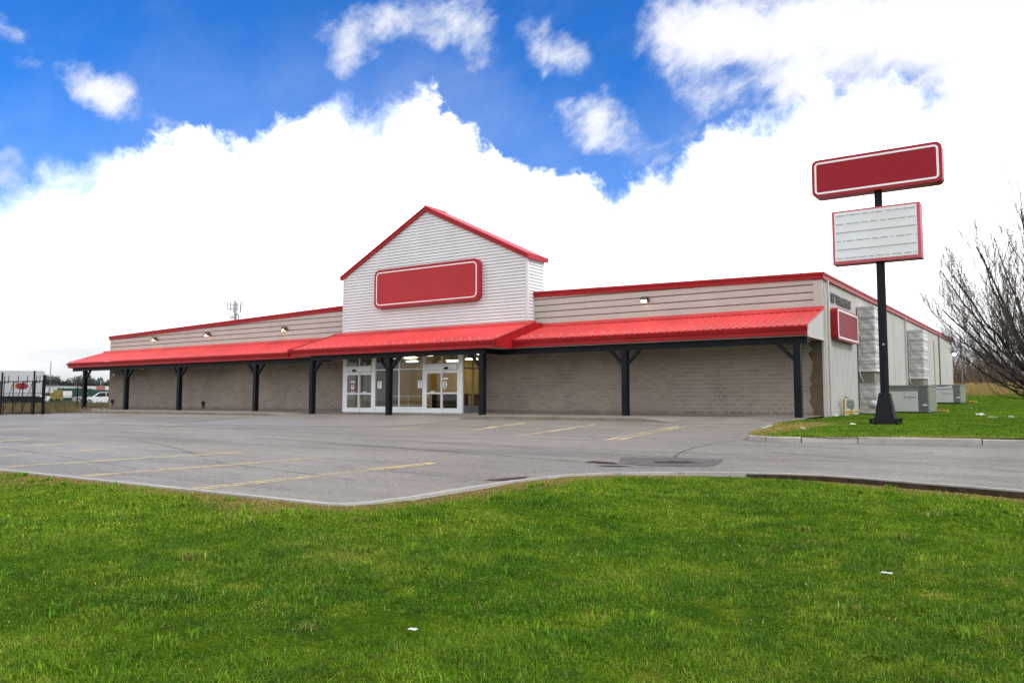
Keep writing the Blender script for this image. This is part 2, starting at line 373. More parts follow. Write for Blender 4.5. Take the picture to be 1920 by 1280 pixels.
# ------------------------------------------------------------------ mesh helpers
class MB:
    """collects faces, then links them as one mesh object"""
    def __init__(s): s.v = []; s.f = []; s.mi = []; s.cur = 0
    def add(s, vs, fs):
        o = len(s.v); s.v += [tuple(v) for v in vs]
        for f in fs: s.f.append(tuple(i + o for i in f)); s.mi.append(s.cur)
        return s
    def box(s, x0, x1, y0, y1, z0, z1):
        return s.add([(x0, y0, z0), (x1, y0, z0), (x1, y1, z0), (x0, y1, z0), (x0, y0, z1), (x1, y0, z1), (x1, y1, z1), (x0, y1, z1)],
                     [(0, 3, 2, 1), (4, 5, 6, 7), (0, 1, 5, 4), (1, 2, 6, 5), (2, 3, 7, 6), (3, 0, 4, 7)])
    def prism(s, poly, a, b, fn):
        """poly of 2-D points swept from a to b; fn(p, q, t) -> xyz"""
        n = len(poly)
        vs = [fn(p, q, a) for p, q in poly] + [fn(p, q, b) for p, q in poly]
        fs = [tuple(range(n))[::-1], tuple(range(n, 2 * n))] + [(i, (i + 1) % n, n + (i + 1) % n, n + i) for i in range(n)]
        return s.add(vs, fs)
    def quad(s, *p): return s.add(p, [tuple(range(len(p)))])
    def tube(s, pts, rad, n=8, cap=True):
        pts = [Vector(p) for p in pts]
        if not hasattr(rad, '__len__'): rad = [rad] * len(pts)
        vs = []; fs = []
        for i, p in enumerate(pts):
            d = (pts[min(i + 1, len(pts) - 1)] - pts[max(i - 1, 0)]).normalized()
            a = d.cross(Vector((0, 0, 1)) if abs(d.z) < .9 else Vector((1, 0, 0))).normalized(); b = d.cross(a)
            for j in range(n):
                t = 2 * pi * j / n; vs.append(p + (a * cos(t) + b * sin(t)) * rad[i])
        for i in range(len(pts) - 1):
            for j in range(n):
                fs.append((i * n + j, i * n + (j + 1) % n, (i + 1) * n + (j + 1) % n, (i + 1) * n + j))
        if cap: fs.append(tuple(range(n))[::-1]); fs.append(tuple(range((len(pts) - 1) * n, len(pts) * n)))
        return s.add(vs, fs)
    def bar(s, p, q, w, h, up=(0, 0, 1)):
        p = Vector(p); q = Vector(q); d = (q - p).normalized(); u = Vector(up)
        a = d.cross(u)
        if a.length < 1e-4: a = d.cross(Vector((0, 1, 0)))
        a.normalize(); b = a.cross(d); a *= w / 2; b *= h / 2
        return s.add([p - a - b, p + a - b, p + a + b, p - a + b, q - a - b, q + a - b, q + a + b, q - a + b],
                     [(0, 1, 2, 3), (7, 6, 5, 4), (0, 4, 5, 1), (1, 5, 6, 2), (2, 6, 7, 3), (3, 7, 4, 0)])
    def ellipsoid(s, c, r, n=10, m=6):
        vs = []; fs = []
        for i in range(m + 1):
            t = pi * i / m
            for j in range(n):
                a = 2 * pi * j / n; vs.append((c[0] + r[0] * sin(t) * cos(a), c[1] + r[1] * sin(t) * sin(a), c[2] + r[2] * cos(t)))
        for i in range(m):
            for j in range(n): fs.append((i * n + j, (i + 1) * n + j, (i + 1) * n + (j + 1) % n, i * n + (j + 1) % n))
        return s.add(vs, fs)
    def mesh(s, name, mats, org=(0, 0, 0), smooth=False, clip=None, bevel=0):
        me = bpy.data.meshes.new(name)
        o = Vector(org)
        me.from_pydata([tuple(Vector(v) - o) for v in s.v], [], s.f)
        if not isinstance(mats, (list, tuple)): mats = [mats]
        for mm in mats: me.materials.append(mm)
        me.polygons.foreach_set('material_index', s.mi)
        bm = bmesh.new(); bm.from_mesh(me)
        if clip:
            for co, no in clip:
                ge = bm.verts[:] + bm.edges[:] + bm.faces[:]
                bmesh.ops.bisect_plane(bm, geom=ge, plane_co=Vector(co) - o, plane_no=no, clear_outer=True)
        if bevel:
            bmesh.ops.remove_doubles(bm, verts=bm.verts, dist=1e-5)
            bmesh.ops.bevel(bm, geom=[e for e in bm.edges if len(e.link_faces) == 2 and e.calc_face_angle(0) > .5], offset=bevel, segments=2, affect='EDGES', clamp_overlap=True)
        bmesh.ops.recalc_face_normals(bm, faces=bm.faces)
        bm.to_mesh(me); bm.free()
        if smooth: me.polygons.foreach_set('use_smooth', [True] * len(me.polygons))
        return me
    def build(s, name, mats, parent=None, smooth=False, clip=None, bevel=0, kind=None, label=None):
        me = s.mesh(name, mats, wloc(parent), smooth, clip, bevel)
        o = bpy.data.objects.new(name, me); COL.objects.link(o)
        if parent: o.parent = parent
        if kind: o['kind'] = kind
        if label: o['label'] = label
        return o

def wloc(o):
    v = Vector((0, 0, 0))
    while o is not None: v = v + o.location; o = o.parent
    return v
def thing(name, loc, label, cat, group=None):
    o = bpy.data.objects.new(name, None); COL.objects.link(o); o.location = loc; o.empty_display_size = .3
    tag(o, label, cat, group); return o
def tag(o, label, cat, group=None):
    o['label'] = label; o['category'] = cat
    if group: o['group'] = group
    return o
def piece(name, me, loc, parent, rot=None):
    """one more piece sharing mesh data"""
    o = bpy.data.objects.new(name, me); COL.objects.link(o); o.parent = parent
    o.location = Vector(loc) - wloc(parent)
    if rot: o.rotation_euler = rot
    return o
def copy_tree(o, parent=None):
    c = o.copy(); COL.objects.link(c); c.parent = parent
    for ch in list(o.children): copy_tree(ch, c)
    return c
def interp(x, P):
    if x <= P[0][0]: return P[0][1]
    for (a, b), (c, d) in zip(P, P[1:]):
        if x <= c: return b + (d - b) * (x - a) / (c - a)
    return P[-1][1]
def rrect(w, h, r, n=6):
    """rounded rectangle outline centred on 0"""
    out = []
    for cx, cy, a0 in ((w / 2 - r, h / 2 - r, 0), (-w / 2 + r, h / 2 - r, 90), (-w / 2 + r, -h / 2 + r, 180), (w / 2 - r, -h / 2 + r, 270)):
        for i in range(n + 1):
            t = R(a0 + 90 * i / n); out.append((cx + r * cos(t), cy + r * sin(t)))
    return out
def ring(mb, outer, inner, a, b, fn):
    n = len(outer)
    vs = [fn(p, q, t) for t in (a, b) for ol in (outer, inner) for p, q in ol]
    fs = []
    for i in range(n):
        j = (i + 1) % n
        fs += [(i, j, n + j, n + i), (2 * n + i, 3 * n + i, 3 * n + j, 2 * n + j), (i, 2 * n + i, 2 * n + j, j), (n + i, n + j, 3 * n + j, 3 * n + i)]
    mb.add(vs, fs)

# ------------------------------------------------------------------ ground
def lot_z(x, y): return -.185 + .0118 * y
KERB = [(-60, -31.30), (1.45, -31.30), (1.66, -31.22), (1.80, -30.95), (1.90, -30.3), (1.93, -29.1), (1.97, -28.1), (2.22, -26.93), (2.60, -26.40), (3.08, -26.03), (3.8, -25.5), (4.56, -25.16),
        (5.1, -24.98), (5.66, -24.92), (6.3, -25.02), (6.93, -25.25), (8.37, -25.65), (14, -27.2), (60, -36)]
def kerb_y(x): return interp(x, KERB)
ISL = [(-.45, -5.0), (.53, -10.4), (1.38, -14.9), (1.62, -16.0), (1.85, -16.6), (2.25, -16.95), (2.8, -17.05), (3.3, -16.98), (5.87, -16.05), (7.4, -15.75), (8.1, -15.68), (10.4, -15.3), (13, -15), (60, -14)]
FY = [(-18, -.245), (-8, -.14), (0, -.08), (8, -.045), (12, -.03), (22, .18), (30, .40), (45, .85), (58, 1.55), (66, 2.35), (72, 2.5), (100, 2.7), (400, 6)]
def field_z(x, y):
    z = interp(y, FY)
    if 57 < y < 80: z += .22 * sin(x * .31) * exp(-((y - 66) / 6) ** 2) + .10 * sin(x * 1.1 + y)
    return z + .015 * sin(x * .9 + 1) * sin(y * .7)

def sheet(name, verts, faces, mat, smooth=True):
    me = bpy.data.meshes.new(name); me.from_pydata(verts, [], faces); me.materials.append(mat)
    if smooth: me.polygons.foreach_set('use_smooth', [True] * len(me.polygons))
    o = bpy.data.objects.new(name, me); COL.objects.link(o); o['kind'] = 'structure'
    return o
def attr(me, name, vals):
    a = me.attributes.new(name, 'FLOAT', 'POINT'); a.data.foreach_set('value', np.asarray(vals, dtype=np.float32))

# land out to the horizon
vs = []; fs = []
rad = [0, 60, 120, 200, 320, 500, 800, 1300, 2200, 3600]; nA = 48
for r in rad:
    for j in range(nA):
        t = 2 * pi * j / nA; vs.append((r * cos(t) - 20, r * sin(t), -1.6 if r < 60 else -1.35))
for i in range(len(rad) - 1):
    for j in range(nA): fs.append((i * nA + j, (i + 1) * nA + j, (i + 1) * nA + (j + 1) % nA, i * nA + (j + 1) % nA))
sheet('ground', vs, fs, M['soil'])

# the lot and the driveway: one asphalt sheet
vs = []; fs = []
X = [-56 + 2 * i for i in range(28)] + [-.5, 0, .5, .9, 1.2, 1.45, 1.55, 1.66, 1.73, 1.80, 1.85, 1.90, 1.93, 1.97, 2.1, 2.22, 2.4, 2.6, 2.85, 3.08, 3.4, 3.8, 4.2, 4.56, 5.1, 5.66, 6.3, 6.93, 7.6, 8.37, 10, 12, 14, 18, 24, 32, 44, 60]
NR = 30
for x in X:
    yk = kerb_y(x) - .02
    for j in range(NR + 1):
        y = -5 + (yk + 5) * j / NR; vs.append((x, y, lot_z(x, y) + .006 * sin(x * .8) * sin(y * .55)))
n = NR + 1
for i in range(len(X) - 1):
    for j in range(n - 1): fs.append((i * n + j, (i + 1) * n + j, (i + 1) * n + j + 1, i * n + j + 1))
sheet('parking_lot', vs, fs, M['asphalt'])

# front lawn
def hnoise(x, y):
    return (sin(x * .61 + 1.3) * sin(y * .53 + .4) + .5 * sin(x * 1.7 + 2) * sin(y * 1.45 + 1) + .25 * sin(x * 3.9) * sin(y * 4.3 + 2))
LOFF = [(1.6, -.004), (3.2, -.025), (5, -.07), (9, -.085)]
def lawn_z(x, y):
    d = kerb_y(x) - y
    return lot_z(x, y) + interp(x, LOFF) - .02 * min(1, max(0, d) / 1.5) + .020 * hnoise(x, y) * min(1, max(0, d) / .8)
def kdist(x, y):
    """distance to the kerb line"""
    best = 1e9
    for (a, b), (c, d) in zip(KERB, KERB[1:]):
        ux, uy = c - a, d - b; t = max(0, min(1, ((x - a) * ux + (y - b) * uy) / (ux * ux + uy * uy)))
        best = min(best, math.hypot(x - a - t * ux, y - b - t * uy))
    return best
def lawn_dry(x, y):
    d = kdist(x, y)
    w = .42 + .30 * sin(x * .9 + .5) + .16 * sin(x * 2.3 + y)
    if -6.5 < x < 1.5: w += .28
    if 1.9 < x < 3.8 and y > -28.5: w += .22
    return min(1.0, max(0.0, 1.15 - d / max(.12, w)) * 1.0)
xs = [-60, -45, -32, -24, -18] + [-14 + .5 * i for i in range(30)] + [1.0 + .07 * i for i in range(25)] + [2.8 + .3 * i for i in range(34)] + [13.5, 16, 20, 28, 40, 60]
rows = [0, .04, .1, .2, .35, .55, .8, 1.1, 1.5, 2, 2.6, 3.3, 4.1, 5, 6, 7.2, 8.6, 10.5, 14, 22, 40]
vs = []; fs = []; dv = []
for x in xs:
    y0 = kerb_y(x) - .06
    for r in rows:
        y = y0 - r; vs.append((x, y, lawn_z(x, y))); dv.append(lawn_dry(x, y))
n = len(rows)
for i in range(len(xs) - 1):
    for j in range(n - 1): fs.append((i * n + j, i * n + j + 1, (i + 1) * n + j + 1, (i + 1) * n + j))
lawn = sheet('lawn', vs, fs, M['turf']); attr(lawn.data, 'dry', dv)

# flush concrete edging round the front lawn
def strip(mb, path, zf, w0, w1, z0, z1):
    """swept rectangle along a plan path, offset w0..w1 to its left side"""
    P = [Vector((a, b, 0)) for a, b in path]; L = []
    for i, p in enumerate(P):
        d = (P[min(i + 1, len(P) - 1)] - P[max(i - 1, 0)]).normalized(); nn = Vector((-d.y, d.x, 0))
        L.append([p + nn * w0, p + nn * w1])
    vs = []; fs = []
    for a, b in L:
        for q in (a, b):
            zz = zf(q.x, q.y); vs += [(q.x, q.y, zz + z0), (q.x, q.y, zz + z1)]
    for i in range(len(L) - 1):
        a = i * 4; c = a + 4
        fs += [(a + 1, a + 3, c + 3, c + 1), (a, a + 1, c + 1, c), (a + 2, c + 2, c + 3, a + 3), (a, c, c + 2, a + 2)]
    fs += [(0, 2, 3, 1), (len(vs) - 4, len(vs) - 3, len(vs) - 1, len(vs) - 2)]
    mb.add(vs, fs)
mb = MB(); kp = [(-60, -31.30), (-40, -31.30), (-20, -31.3), (-12, -31.30), (-9, -31.31), (-6, -31.295), (-3, -31.305), (0, -31.30)] + KERB[1:]
strip(mb, kp, lot_z, -.045, .045, -.16, .018)
mb.build('kerb', M['conc'], kind='structure')
mb = MB(); strip(mb, [q for q in KERB if q[0] > 4.3], lot_z, -.085, -.048, -.16, -.004); mb.build('soil_edge', paint('dark_soil', (.045, .030, .018), .95, .35, 9, bump=.01, bscale=40), kind='structure')

# grass field to the right of and behind the store, bounded by its kerb
def isl_y(x):
    return interp(x, [(-.45, -5.0), (.53, -10.4), (1.38, -14.9), (1.62, -16.0), (1.85, -16.6), (2.25, -16.95)] + ISL[6:])
xs = [-60, -40, -25, -12, -6, -3, -1.5, -.6, -.3, 0] + [.15 * i for i in range(1, 22)] + [3.4 + .5 * i for i in range(24)] + [16, 18, 21, 25, 30, 40, 60]
YB = [-5, -3, -1, 1, 3, 5, 7, 9, 12, 16, 20, 25, 30, 35, 40, 45, 50, 54, 57, 60, 62, 64, 66, 68, 70, 73, 77, 82, 90, 100, 130, 200]
vs = []; fs = []; dv = []
K = 14
def fdry(x, y):
    d = abs(y - isl_y(x)) if x > 1.7 else abs(x - interp(y, [(-16.95, 2.25), (-16, 1.62), (-14.9, 1.38), (-10.4, .53), (-5, -.45)])) * .9
    a = max(0, 1.1 - d / (.45 + .2 * sin(x * 1.3)))
    if x < 2.6 and y > -16.9: a = max(a, 1.0 - abs(x - 1.5) / 1.1 + .2 * sin(y * 2)) * (1 if y < -7 else .5)
    if y > 50: a = max(a, min(1, (y - 50 + 3 * sin(x * .5)) / 9))
    return max(0, min(1, a))
for x in xs:
    y0 = isl_y(x) + .02 if x > -.45 else -5.0
    col_ = [y0 + (-5 - y0) * (j / K) ** 1.3 for j in range(K)] if y0 < -5.01 else [-5.0 - 1e-3 * (K - j) for j in range(K)]
    for y in col_ + YB: vs.append((x, y, field_z(x, y) - (.35 if x < -.2 and y < 54 else 0))); dv.append(fdry(x, y))
n = K + len(YB)
for i in range(len(xs) - 1):
    for j in range(n - 1): fs.append((i * n + j, (i + 1) * n + j, (i + 1) * n + j + 1, i * n + j + 1))
field = sheet('grass_field', vs, fs, M['turf']); attr(field.data, 'dry', dv)

# raised kerb of the grass island, cast in lengths with open joints
ik = MB(); ik.box(1.0, 1.02, -12, -11.98, -.6, -.55)
isl = bpy.data.objects.new('island_kerb', None); COL.objects.link(isl); isl['kind'] = 'structure'; isl.location = (3, -16.5, -.35)
def resample(path, cuts):
    """points of the path between plan distances"""
    out = []; acc = [0]
    for (a, b), (c, d) in zip(path, path[1:]): acc.append(acc[-1] + math.hypot(c - a, d - b))
    def at(s):
        for i in range(len(acc) - 1):
            if s <= acc[i + 1] or i == len(acc) - 2:
                t = (s - acc[i]) / (acc[i + 1] - acc[i]); a, b = path[i]; c, d = path[i + 1]; return (a + (c - a) * t, b + (d - b) * t)
    for s0, s1 in zip(cuts, cuts[1:]):
        g0 = .012
        mid = [q for q in acc if s0 + .05 < q < s1 - .05]
        out.append([at(s0 + g0)] + [at(q) for q in mid] + [at(s1 - g0)])
    return out, acc[-1]
NOSE = [(-.45, -5.0), (.53, -10.4), (1.38, -14.9), (1.52, -15.6), (1.68, -16.2), (1.92, -16.68), (2.3, -16.97), (2.8, -17.05), (3.3, -16.96), (4.1, -16.62), (5.87, -16.05), (7.4, -15.75), (8.1, -15.68), (10.4, -15.3), (13, -15), (60, -14)]
segs, tot_ = resample(NOSE, [0, 2.6, 5.2, 7.8, 10.4, 12.55, 13.45, 14.8, 17.55, 19.1, 22.0, 25.2, 28.4, 31.6, 60])
for si, sg in enumerate(segs):
    mb = MB()
    P = [Vector((a, b, 0)) for a, b in sg]; vs = []; fs = []
    dz = rng.uniform(-.012, .012)
    prof = [(-.02, -.25), (-.02, .125), (.012, .150), (.13, .150), (.15, .10), (.15, -.25)]
    for i, p in enumerate(P):
        d = (P[min(i + 1, len(P) - 1)] - P[max(i - 1, 0)]).normalized(); nn = Vector((-d.y, d.x, 0))
        fade = 1.0 if p.y < -9 else max(.25, (-5.0 - p.y) / 4)
        for w, h in prof:
            q = p + nn * w; vs.append((q.x, q.y, lot_z(q.x, q.y) + (h * fade + dz if h > 0 else h)))
    m_ = len(prof)
    for i in range(len(P) - 1):
        for j in range(m_ - 1): fs.append((i * m_ + j, (i + 1) * m_ + j, (i + 1) * m_ + j + 1, i * m_ + j + 1))
    fs += [tuple(range(m_))[::-1], tuple(range((len(P) - 1) * m_, len(P) * m_))]
    mb.add(vs, fs); mb.build('kerb_stone', M['conc'], isl)

# sidewalk along the store: kerb height, ramped down at the doors and at both ends
def walk_edge(x):     # height of its front edge above the lot
    P = [(-64, .01), (-55.5, .01), (-53.8, .16), (-31.8, .16), (-29.8, .012), (-17.0, .012), (-16.0, .16), (-6.6, .16), (-4.6, .012), (2, .012)]
    return interp(x, P)
def walk_front(x): return interp(x, [(-64, -6.3), (-56, -5.9), (-30, -5.7), (-17, -5.4), (-6.5, -5.4), (-4.4, -6.6), (-.3, -6.6)])
xs = sorted(set([-64, -60, -57, -55.5, -54.6, -53.8] + [-53 + 1.1 * i for i in range(20)] + [-31.8, -31.1, -30.4, -29.8, -28, -26, -24, -22, -20, -18, -17, -16.66, -16.3, -16, -14, -12, -10, -8, -6.6, -6.1, -5.6, -5.1, -4.6, -3.5, -2, -1, -.3, .02]))
vs = []; fs = []; mi = []
for x in xs:
    yf = walk_front(x) + .012 * sin(x * 2.3); zl = lot_z(x, yf); zt = zl + walk_edge(x); yb = .12 if x > -59.9 else 1.5
    zi = min(-.04, zt + .06)
    vs += [(x, yf, zl - .2), (x, yf, zt - .012), (x, yf + .02, zt), (x, yf + .18, zt + .004), (x, -2.8, -.045), (x, yb, -.002)]
n = 6
for i in range(len(xs) - 1):
    for j in range(n - 1): fs.append((i * n + j, (i + 1) * n + j, (i + 1) * n + j + 1, i * n + j + 1)); mi.append(1 if j < 3 else 0)
o = sheet('sidewalk', vs, fs, M['walk'], False); o.data.materials.append(M['kerbw']); o.data.polygons.foreach_set('material_index', mi)

# concrete apron in front of the doors, a thin slab over the asphalt
AP = [(-31.0, -5.75), (-29.8, -5.72), (-17.2, -5.45), (-16.2, -5.45), (-15.0, -7.8), (-14.0, -10.0), (-13.6, -14.0), (-14.6, -15.2), (-19.6, -15.9), (-23.5, -16.6)]
mb = MB(); vs = [(x, y, lot_z(x, y) + .016) for x, y in AP]; mb.add(vs, [tuple(range(len(vs)))])
mb.add([(x, y, lot_z(x, y) - .05) for x, y in AP] + vs, [(i, (i + 1) % len(AP), len(AP) + (i + 1) % len(AP), len(AP) + i) for i in range(len(AP))])
mb.build('entrance_apron', M['apron'], kind='structure')
mb = MB()   # tinted band where the walk meets the lot by the corner
AP2 = [(-6.0, -5.6), (-4.4, -6.65), (-.4, -6.65), (.3, -8.9), (-1.2, -9.4), (-3.6, -9.0), (-5.6, -7.6)]
vs = [(x, y, lot_z(x, y) + .013) for x, y in AP2]; mb.add(vs, [tuple(range(len(vs)))])
mb.add([(x, y, lot_z(x, y) - .05) for x, y in AP2] + vs, [(i, (i + 1) % len(AP2), len(AP2) + (i + 1) % len(AP2), len(AP2) + i) for i in range(len(AP2))])
mb.build('sidewalk_ramp', M['apron'], kind='structure')

# stall lines (pairs of worn stripes)
def pline(p, q, gap, w=.095, wear=0.0, hook=False):
    p = Vector((p[0], p[1], 0)); q = Vector((q[0], q[1], 0)); d = (q - p).normalized(); nn = Vector((-d.y, d.x, 0))
    L = (q - p).length; mbv = []; fs = []; wv = []
    for s in ((-1, 1) if gap else (0,)):
        n = max(2, int(L / .4)); o = len(mbv)
        for i in range(n + 1):
            c = p + d * (L * i / n) + nn * (s * gap / 2)
            for sd_ in (-1, 1):
                r = c + nn * (sd_ * w / 2); mbv.append((r.x, r.y, lot_z(r.x, r.y) + .006 * sin(r.x * .8) * sin(r.y * .55) + .0075)); wv.append(wear)
        fs += [(o + 2 * i, o + 2 * i + 2, o + 2 * i + 3, o + 2 * i + 1) for i in range(n)]
    if hook:
        o = len(mbv)
        for a, b_ in ((0, -.5), (.13, -.5), (.13, .5), (0, .5)):
            r = q + d * a + nn * (b_ * (gap + w)); mbv.append((r.x, r.y, lot_z(r.x, r.y) + .006 * sin(r.x * .8) * sin(r.y * .55) + .009)); wv.append(wear - .35)
        fs.append((o, o + 1, o + 2, o + 3))
    ob = sheet('parking_line', mbv, fs, M['yline'], False); attr(ob.data, 'wear', wv)
pline((-1.36, -31.15), (-1.05, -26.5), .18, .08, -0.22, True)
pline((-4.5, -31.1), (-3.92, -26.4), .18, .08, -0.24)
pline((-7.55, -30.95), (-6.8, -26.3), .18, .08, -0.20)
pline((-10.55, -29.8), (-10.75, -29.0), 0, .12, -0.04)
pline((-10.6, -28.0), (-10.8, -26.5), .15, .09, 0.06)
pline((-13.7, -30.5), (-13.9, -26.3), .15, .09, 0.06)
pline((-16.8, -30.7), (-17.0, -26.2), .15, .09, 0.1)
pline((-1.46, -18.2), (-3.40, -7.6), .30, .12, -0.22, True)
pline((-4.87, -17.9), (-6.85, -9.2), .0, .15, -0.09, True)
pline((-8.17, -15.9), (-10.5, -9.0), .20, .12, -0.02, True)
pline((-11.3, -16.5), (-11.36, -15.1), .30, .14, -0.12, True)
pline((-23.4, -17.8), (-23.5, -16.9), .25, .14, 0.06)
pline((-22.0, -10.2), (-24.6, -7.2), .0, .14, 0.24)
pline((-19.0, -13.2), (-21.8, -7.2), .0, .14, 0.28)

# cracks sealed and open, a sunk patch, standing water
def crack(path, w):
    mb = MB(); P = []
    for (a, b), (c, d) in zip(path, path[1:]):
        n = max(2, int(math.hypot(c - a, d - b) / .35))
        for i in range(n): P.append((a + (c - a) * i / n + rng.gauss(0, .018), b + (d - b) * i / n + rng.gauss(0, .018)))
    P.append(path[-1]); vs = []; fs = []
    for i, p in enumerate(P):
        a = P[max(0, i - 1)]; c = P[min(len(P) - 1, i + 1)]; L = math.hypot(c[0] - a[0], c[1] - a[1]) or 1
        nx, ny = -(c[1] - a[1]) / L, (c[0] - a[0]) / L; ww = w * rng.uniform(.35, 1.1) / 2
        for s in (-1, 1):
            x, y = p[0] + nx * ww * s, p[1] + ny * ww * s; vs.append((x, y, lot_z(x, y) + .006 * sin(x * .8) * sin(y * .55) + .0055))
    fs = [(2 * i, 2 * i + 2, 2 * i + 3, 2 * i + 1) for i in range(len(P) - 1)]
    sheet('tar_crack', vs, fs, M['tar'], False)
crack([(-12, -22.0), (-6.62, -23.06), (-2.35, -23.87), (1.23, -24.66), (2.05, -24.75)], .05)
crack([(2.32, -22.9), (1.85, -21.2), (1.67, -20.1), (1.5, -18), (1.6, -16.9)], .03)
crack([(1.96, -16.9), (4.2, -18.6), (9, -21.0), (14, -22.5)], .02)
crack([(-6, -27.9), (-3.5, -28.6), (-1.5, -28.9), (-.2, -29.2)], .022)
crack([(-22, -19.5), (-15, -20.6), (-9, -21.3), (-4, -21.2)], .04)
crack([(-.5, -27.9), (.9, -28.1), (1.8, -28.2)], .02)
crack([(-30, -17), (-24, -18.6), (-16, -18.9)], .05)
crack([(-20, -28.0), (-12, -28.6), (-5, -29.9)], .02)
crack([(-3, -21.5), (0, -22.6), (2.5, -22.9), (6, -21.9)], .025)
crack([(3.5, -20.4), (8, -22.6), (16, -25.5)], .03)
crack([(-8, -18.5), (-5, -17.2), (-1, -16.8), (1.3, -15.6)], .03)
crack([(-14, -24.6), (-9.5, -26.2), (-6.5, -27.5)], .035)
def blotch(name, poly, mat, dz, jag=.0):
    P = []
    for (a, b), (c, d) in zip(poly, poly[1:] + poly[:1]):
        n = 4 if jag else 1
        for i in range(n): P.append((a + (c - a) * i / n + rng.gauss(0, jag), b + (d - b) * i / n + rng.gauss(0, jag)))
    sheet(name, [(x, y, lot_z(x, y) + .006 * sin(x * .8) * sin(y * .55) + dz) for x, y in P], [tuple(range(len(P)))], mat, False)
blotch('asphalt_patch', [(1.35, -23.25), (2.3, -22.95), (3.35, -22.75), (3.6, -23.9), (3.62, -24.4), (2.5, -24.72), (1.9, -24.5)], M['patchasph'], .0065, .02)
blotch('puddle', [(1.30, -24.35), (1.75, -24.4), (2.05, -24.68), (1.6, -24.72), (1.28, -24.6)], M['puddle'], .0085, .015)
blotch('puddle', [(1.75, -25.12), (2.2, -24.95), (2.45, -25.0), (2.1, -25.22)], M['puddle'], .0085, .012)
blotch('puddle', [(2.35, -23.9), (2.9, -23.6), (3.25, -23.75), (2.9, -24.0), (2.5, -24.1)], M['puddle'], .0105, .03)
blotch('puddle', [(1.50, -28.2), (1.62, -27.75), (1.80, -27.35), (1.87, -27.6), (1.86, -28.05)], M['puddle'], .0085, .012)

# rough land beyond the fence on the left
vs = []; fs = []
X = [-52.3, -54, -57, -61, -66, -72, -80, -90, -105, -125, -155, -200, -280, -400, -700]; Y = [-200, -120, -80, -50, -35, -25, -18, -14, -11, -8, -5, -2, 2, 6, 10, 15, 20, 28, 40, 60, 90, 150, 250, 400]
def rough_z(x, y):
    d = -52 - x
    return interp(d, [(0, -.30), (10, -.26), (30, .05), (45, .28), (100, .45), (650, 1.0)]) + .05 * sin(x * .9) * sin(y * .7)
for x in X:
    for y in Y: vs.append((x, y, rough_z(x, y)))
n = len(Y)
for i in range(len(X) - 1):
    for j in range(n - 1): fs.append((i * n + j, i * n + j + 1, (i + 1) * n + j + 1, (i + 1) * n + j))
sheet('rough_ground', vs, fs, M['weed'])

# ------------------------------------------------------------------ the store
B = thing('store_building', (-30, 0, 0), 'long single-storey store with red canopy roofs, beige siding, block walls and white gabled entrance', 'building')
XL, XR, DEP = -59.8, 0.0, 55.0
def ztop(x): return interp(x, [(-59.9, 6.27), (-29.9, 7.08), (0, 6.55)])
def zside(y): return interp(y, [(0, 6.55), (55, 6.92)])
yz = lambda p, q, t: (t, p, q)      # profile in y,z swept along x
xz = lambda p, q, t: (p, t, q)      # outline in x,z given depth along y
xy_ = lambda p, q, t: (p, q, t)

# hidden shell: left, back, roof
mb = MB(); mb.box(XL, XL + .15, .05, DEP, -.2, 6.1); mb.box(XL, XR, DEP - .15, DEP, -.2, 6.5); mb.build('rear_wall', M['sidewall'], B)
mb = MB()
mb.add([(XL, .06, ztop(XL) - .10), (-29.9, .06, ztop(-29.9) - .10), (XR + .05, .06, ztop(0) - .10), (XL, DEP, ztop(XL) - .10), (-29.9, DEP, 7.25), (XR + .05, DEP, zside(DEP) - .10)], [(0, 1, 4, 3), (1, 2, 5, 4)])
mb.build('roof', M['tin'], B)

# ribbed side wall
mb = MB(); vs = []; fs = []
prof = []
y = 0.02
while y < DEP:
    prof += [(y, 0), (y + .17, 0), (y + .195, .030), (y + .25, .030), (y + .275, 0)]; y += .30
prof.append((DEP, 0))
for yy, d in prof:
    yy = min(yy, DEP); vs += [(XR + d, yy, -.12), (XR + d, yy, zside(yy) - .15)]
fs = [(2 * i, 2 * i + 2, 2 * i + 3, 2 * i + 1) for i in range(len(prof) - 1)]
mb.add(vs, fs); sw = mb.build('side_wall', M['sidewall'], B)
for yy in (11.7, 19.4, 34.6, 48.0):
    MB().box(XR + .0, XR + .045, yy, yy + .10, -.1, zside(yy) - .2).build('panel_joint', M['trimb'], sw)
# downpipes
for yy, mm in ((23.9, 'trimb'), (43.2, 'hvacd')):
    MB().box(XR + .035, XR + .16, yy, yy + .14, -.05, zside(yy) - .22).build('downpipe', M[mm], B)
MB().box(XR + .035, XR + .10, 39.8, 39.95, -.05, 5.9).build('yellow_conduit', paint('buff_conduit', (.52, .40, .16), .5, .1, 1), B)
MB().box(-.02, .06, -.045, -.012, -.02, 6.22).box(.012, .07, -.012, .10, -.02, 6.22).build('corner_trim', M['trimb'], B)
MB().tube([(.20, .42, -.05), (.20, .42, 6.2)], .055, 10).box(.10, .2, .36, .48, 3.1, 3.16).box(.10, .2, .36, .48, 1.4, 1.46).build('downpipe', M['trimb'], B)
MB().box(-.34, -.022, -.040, -.012, 4.9, 6.22).build('corner_panel', M['siding'], B)

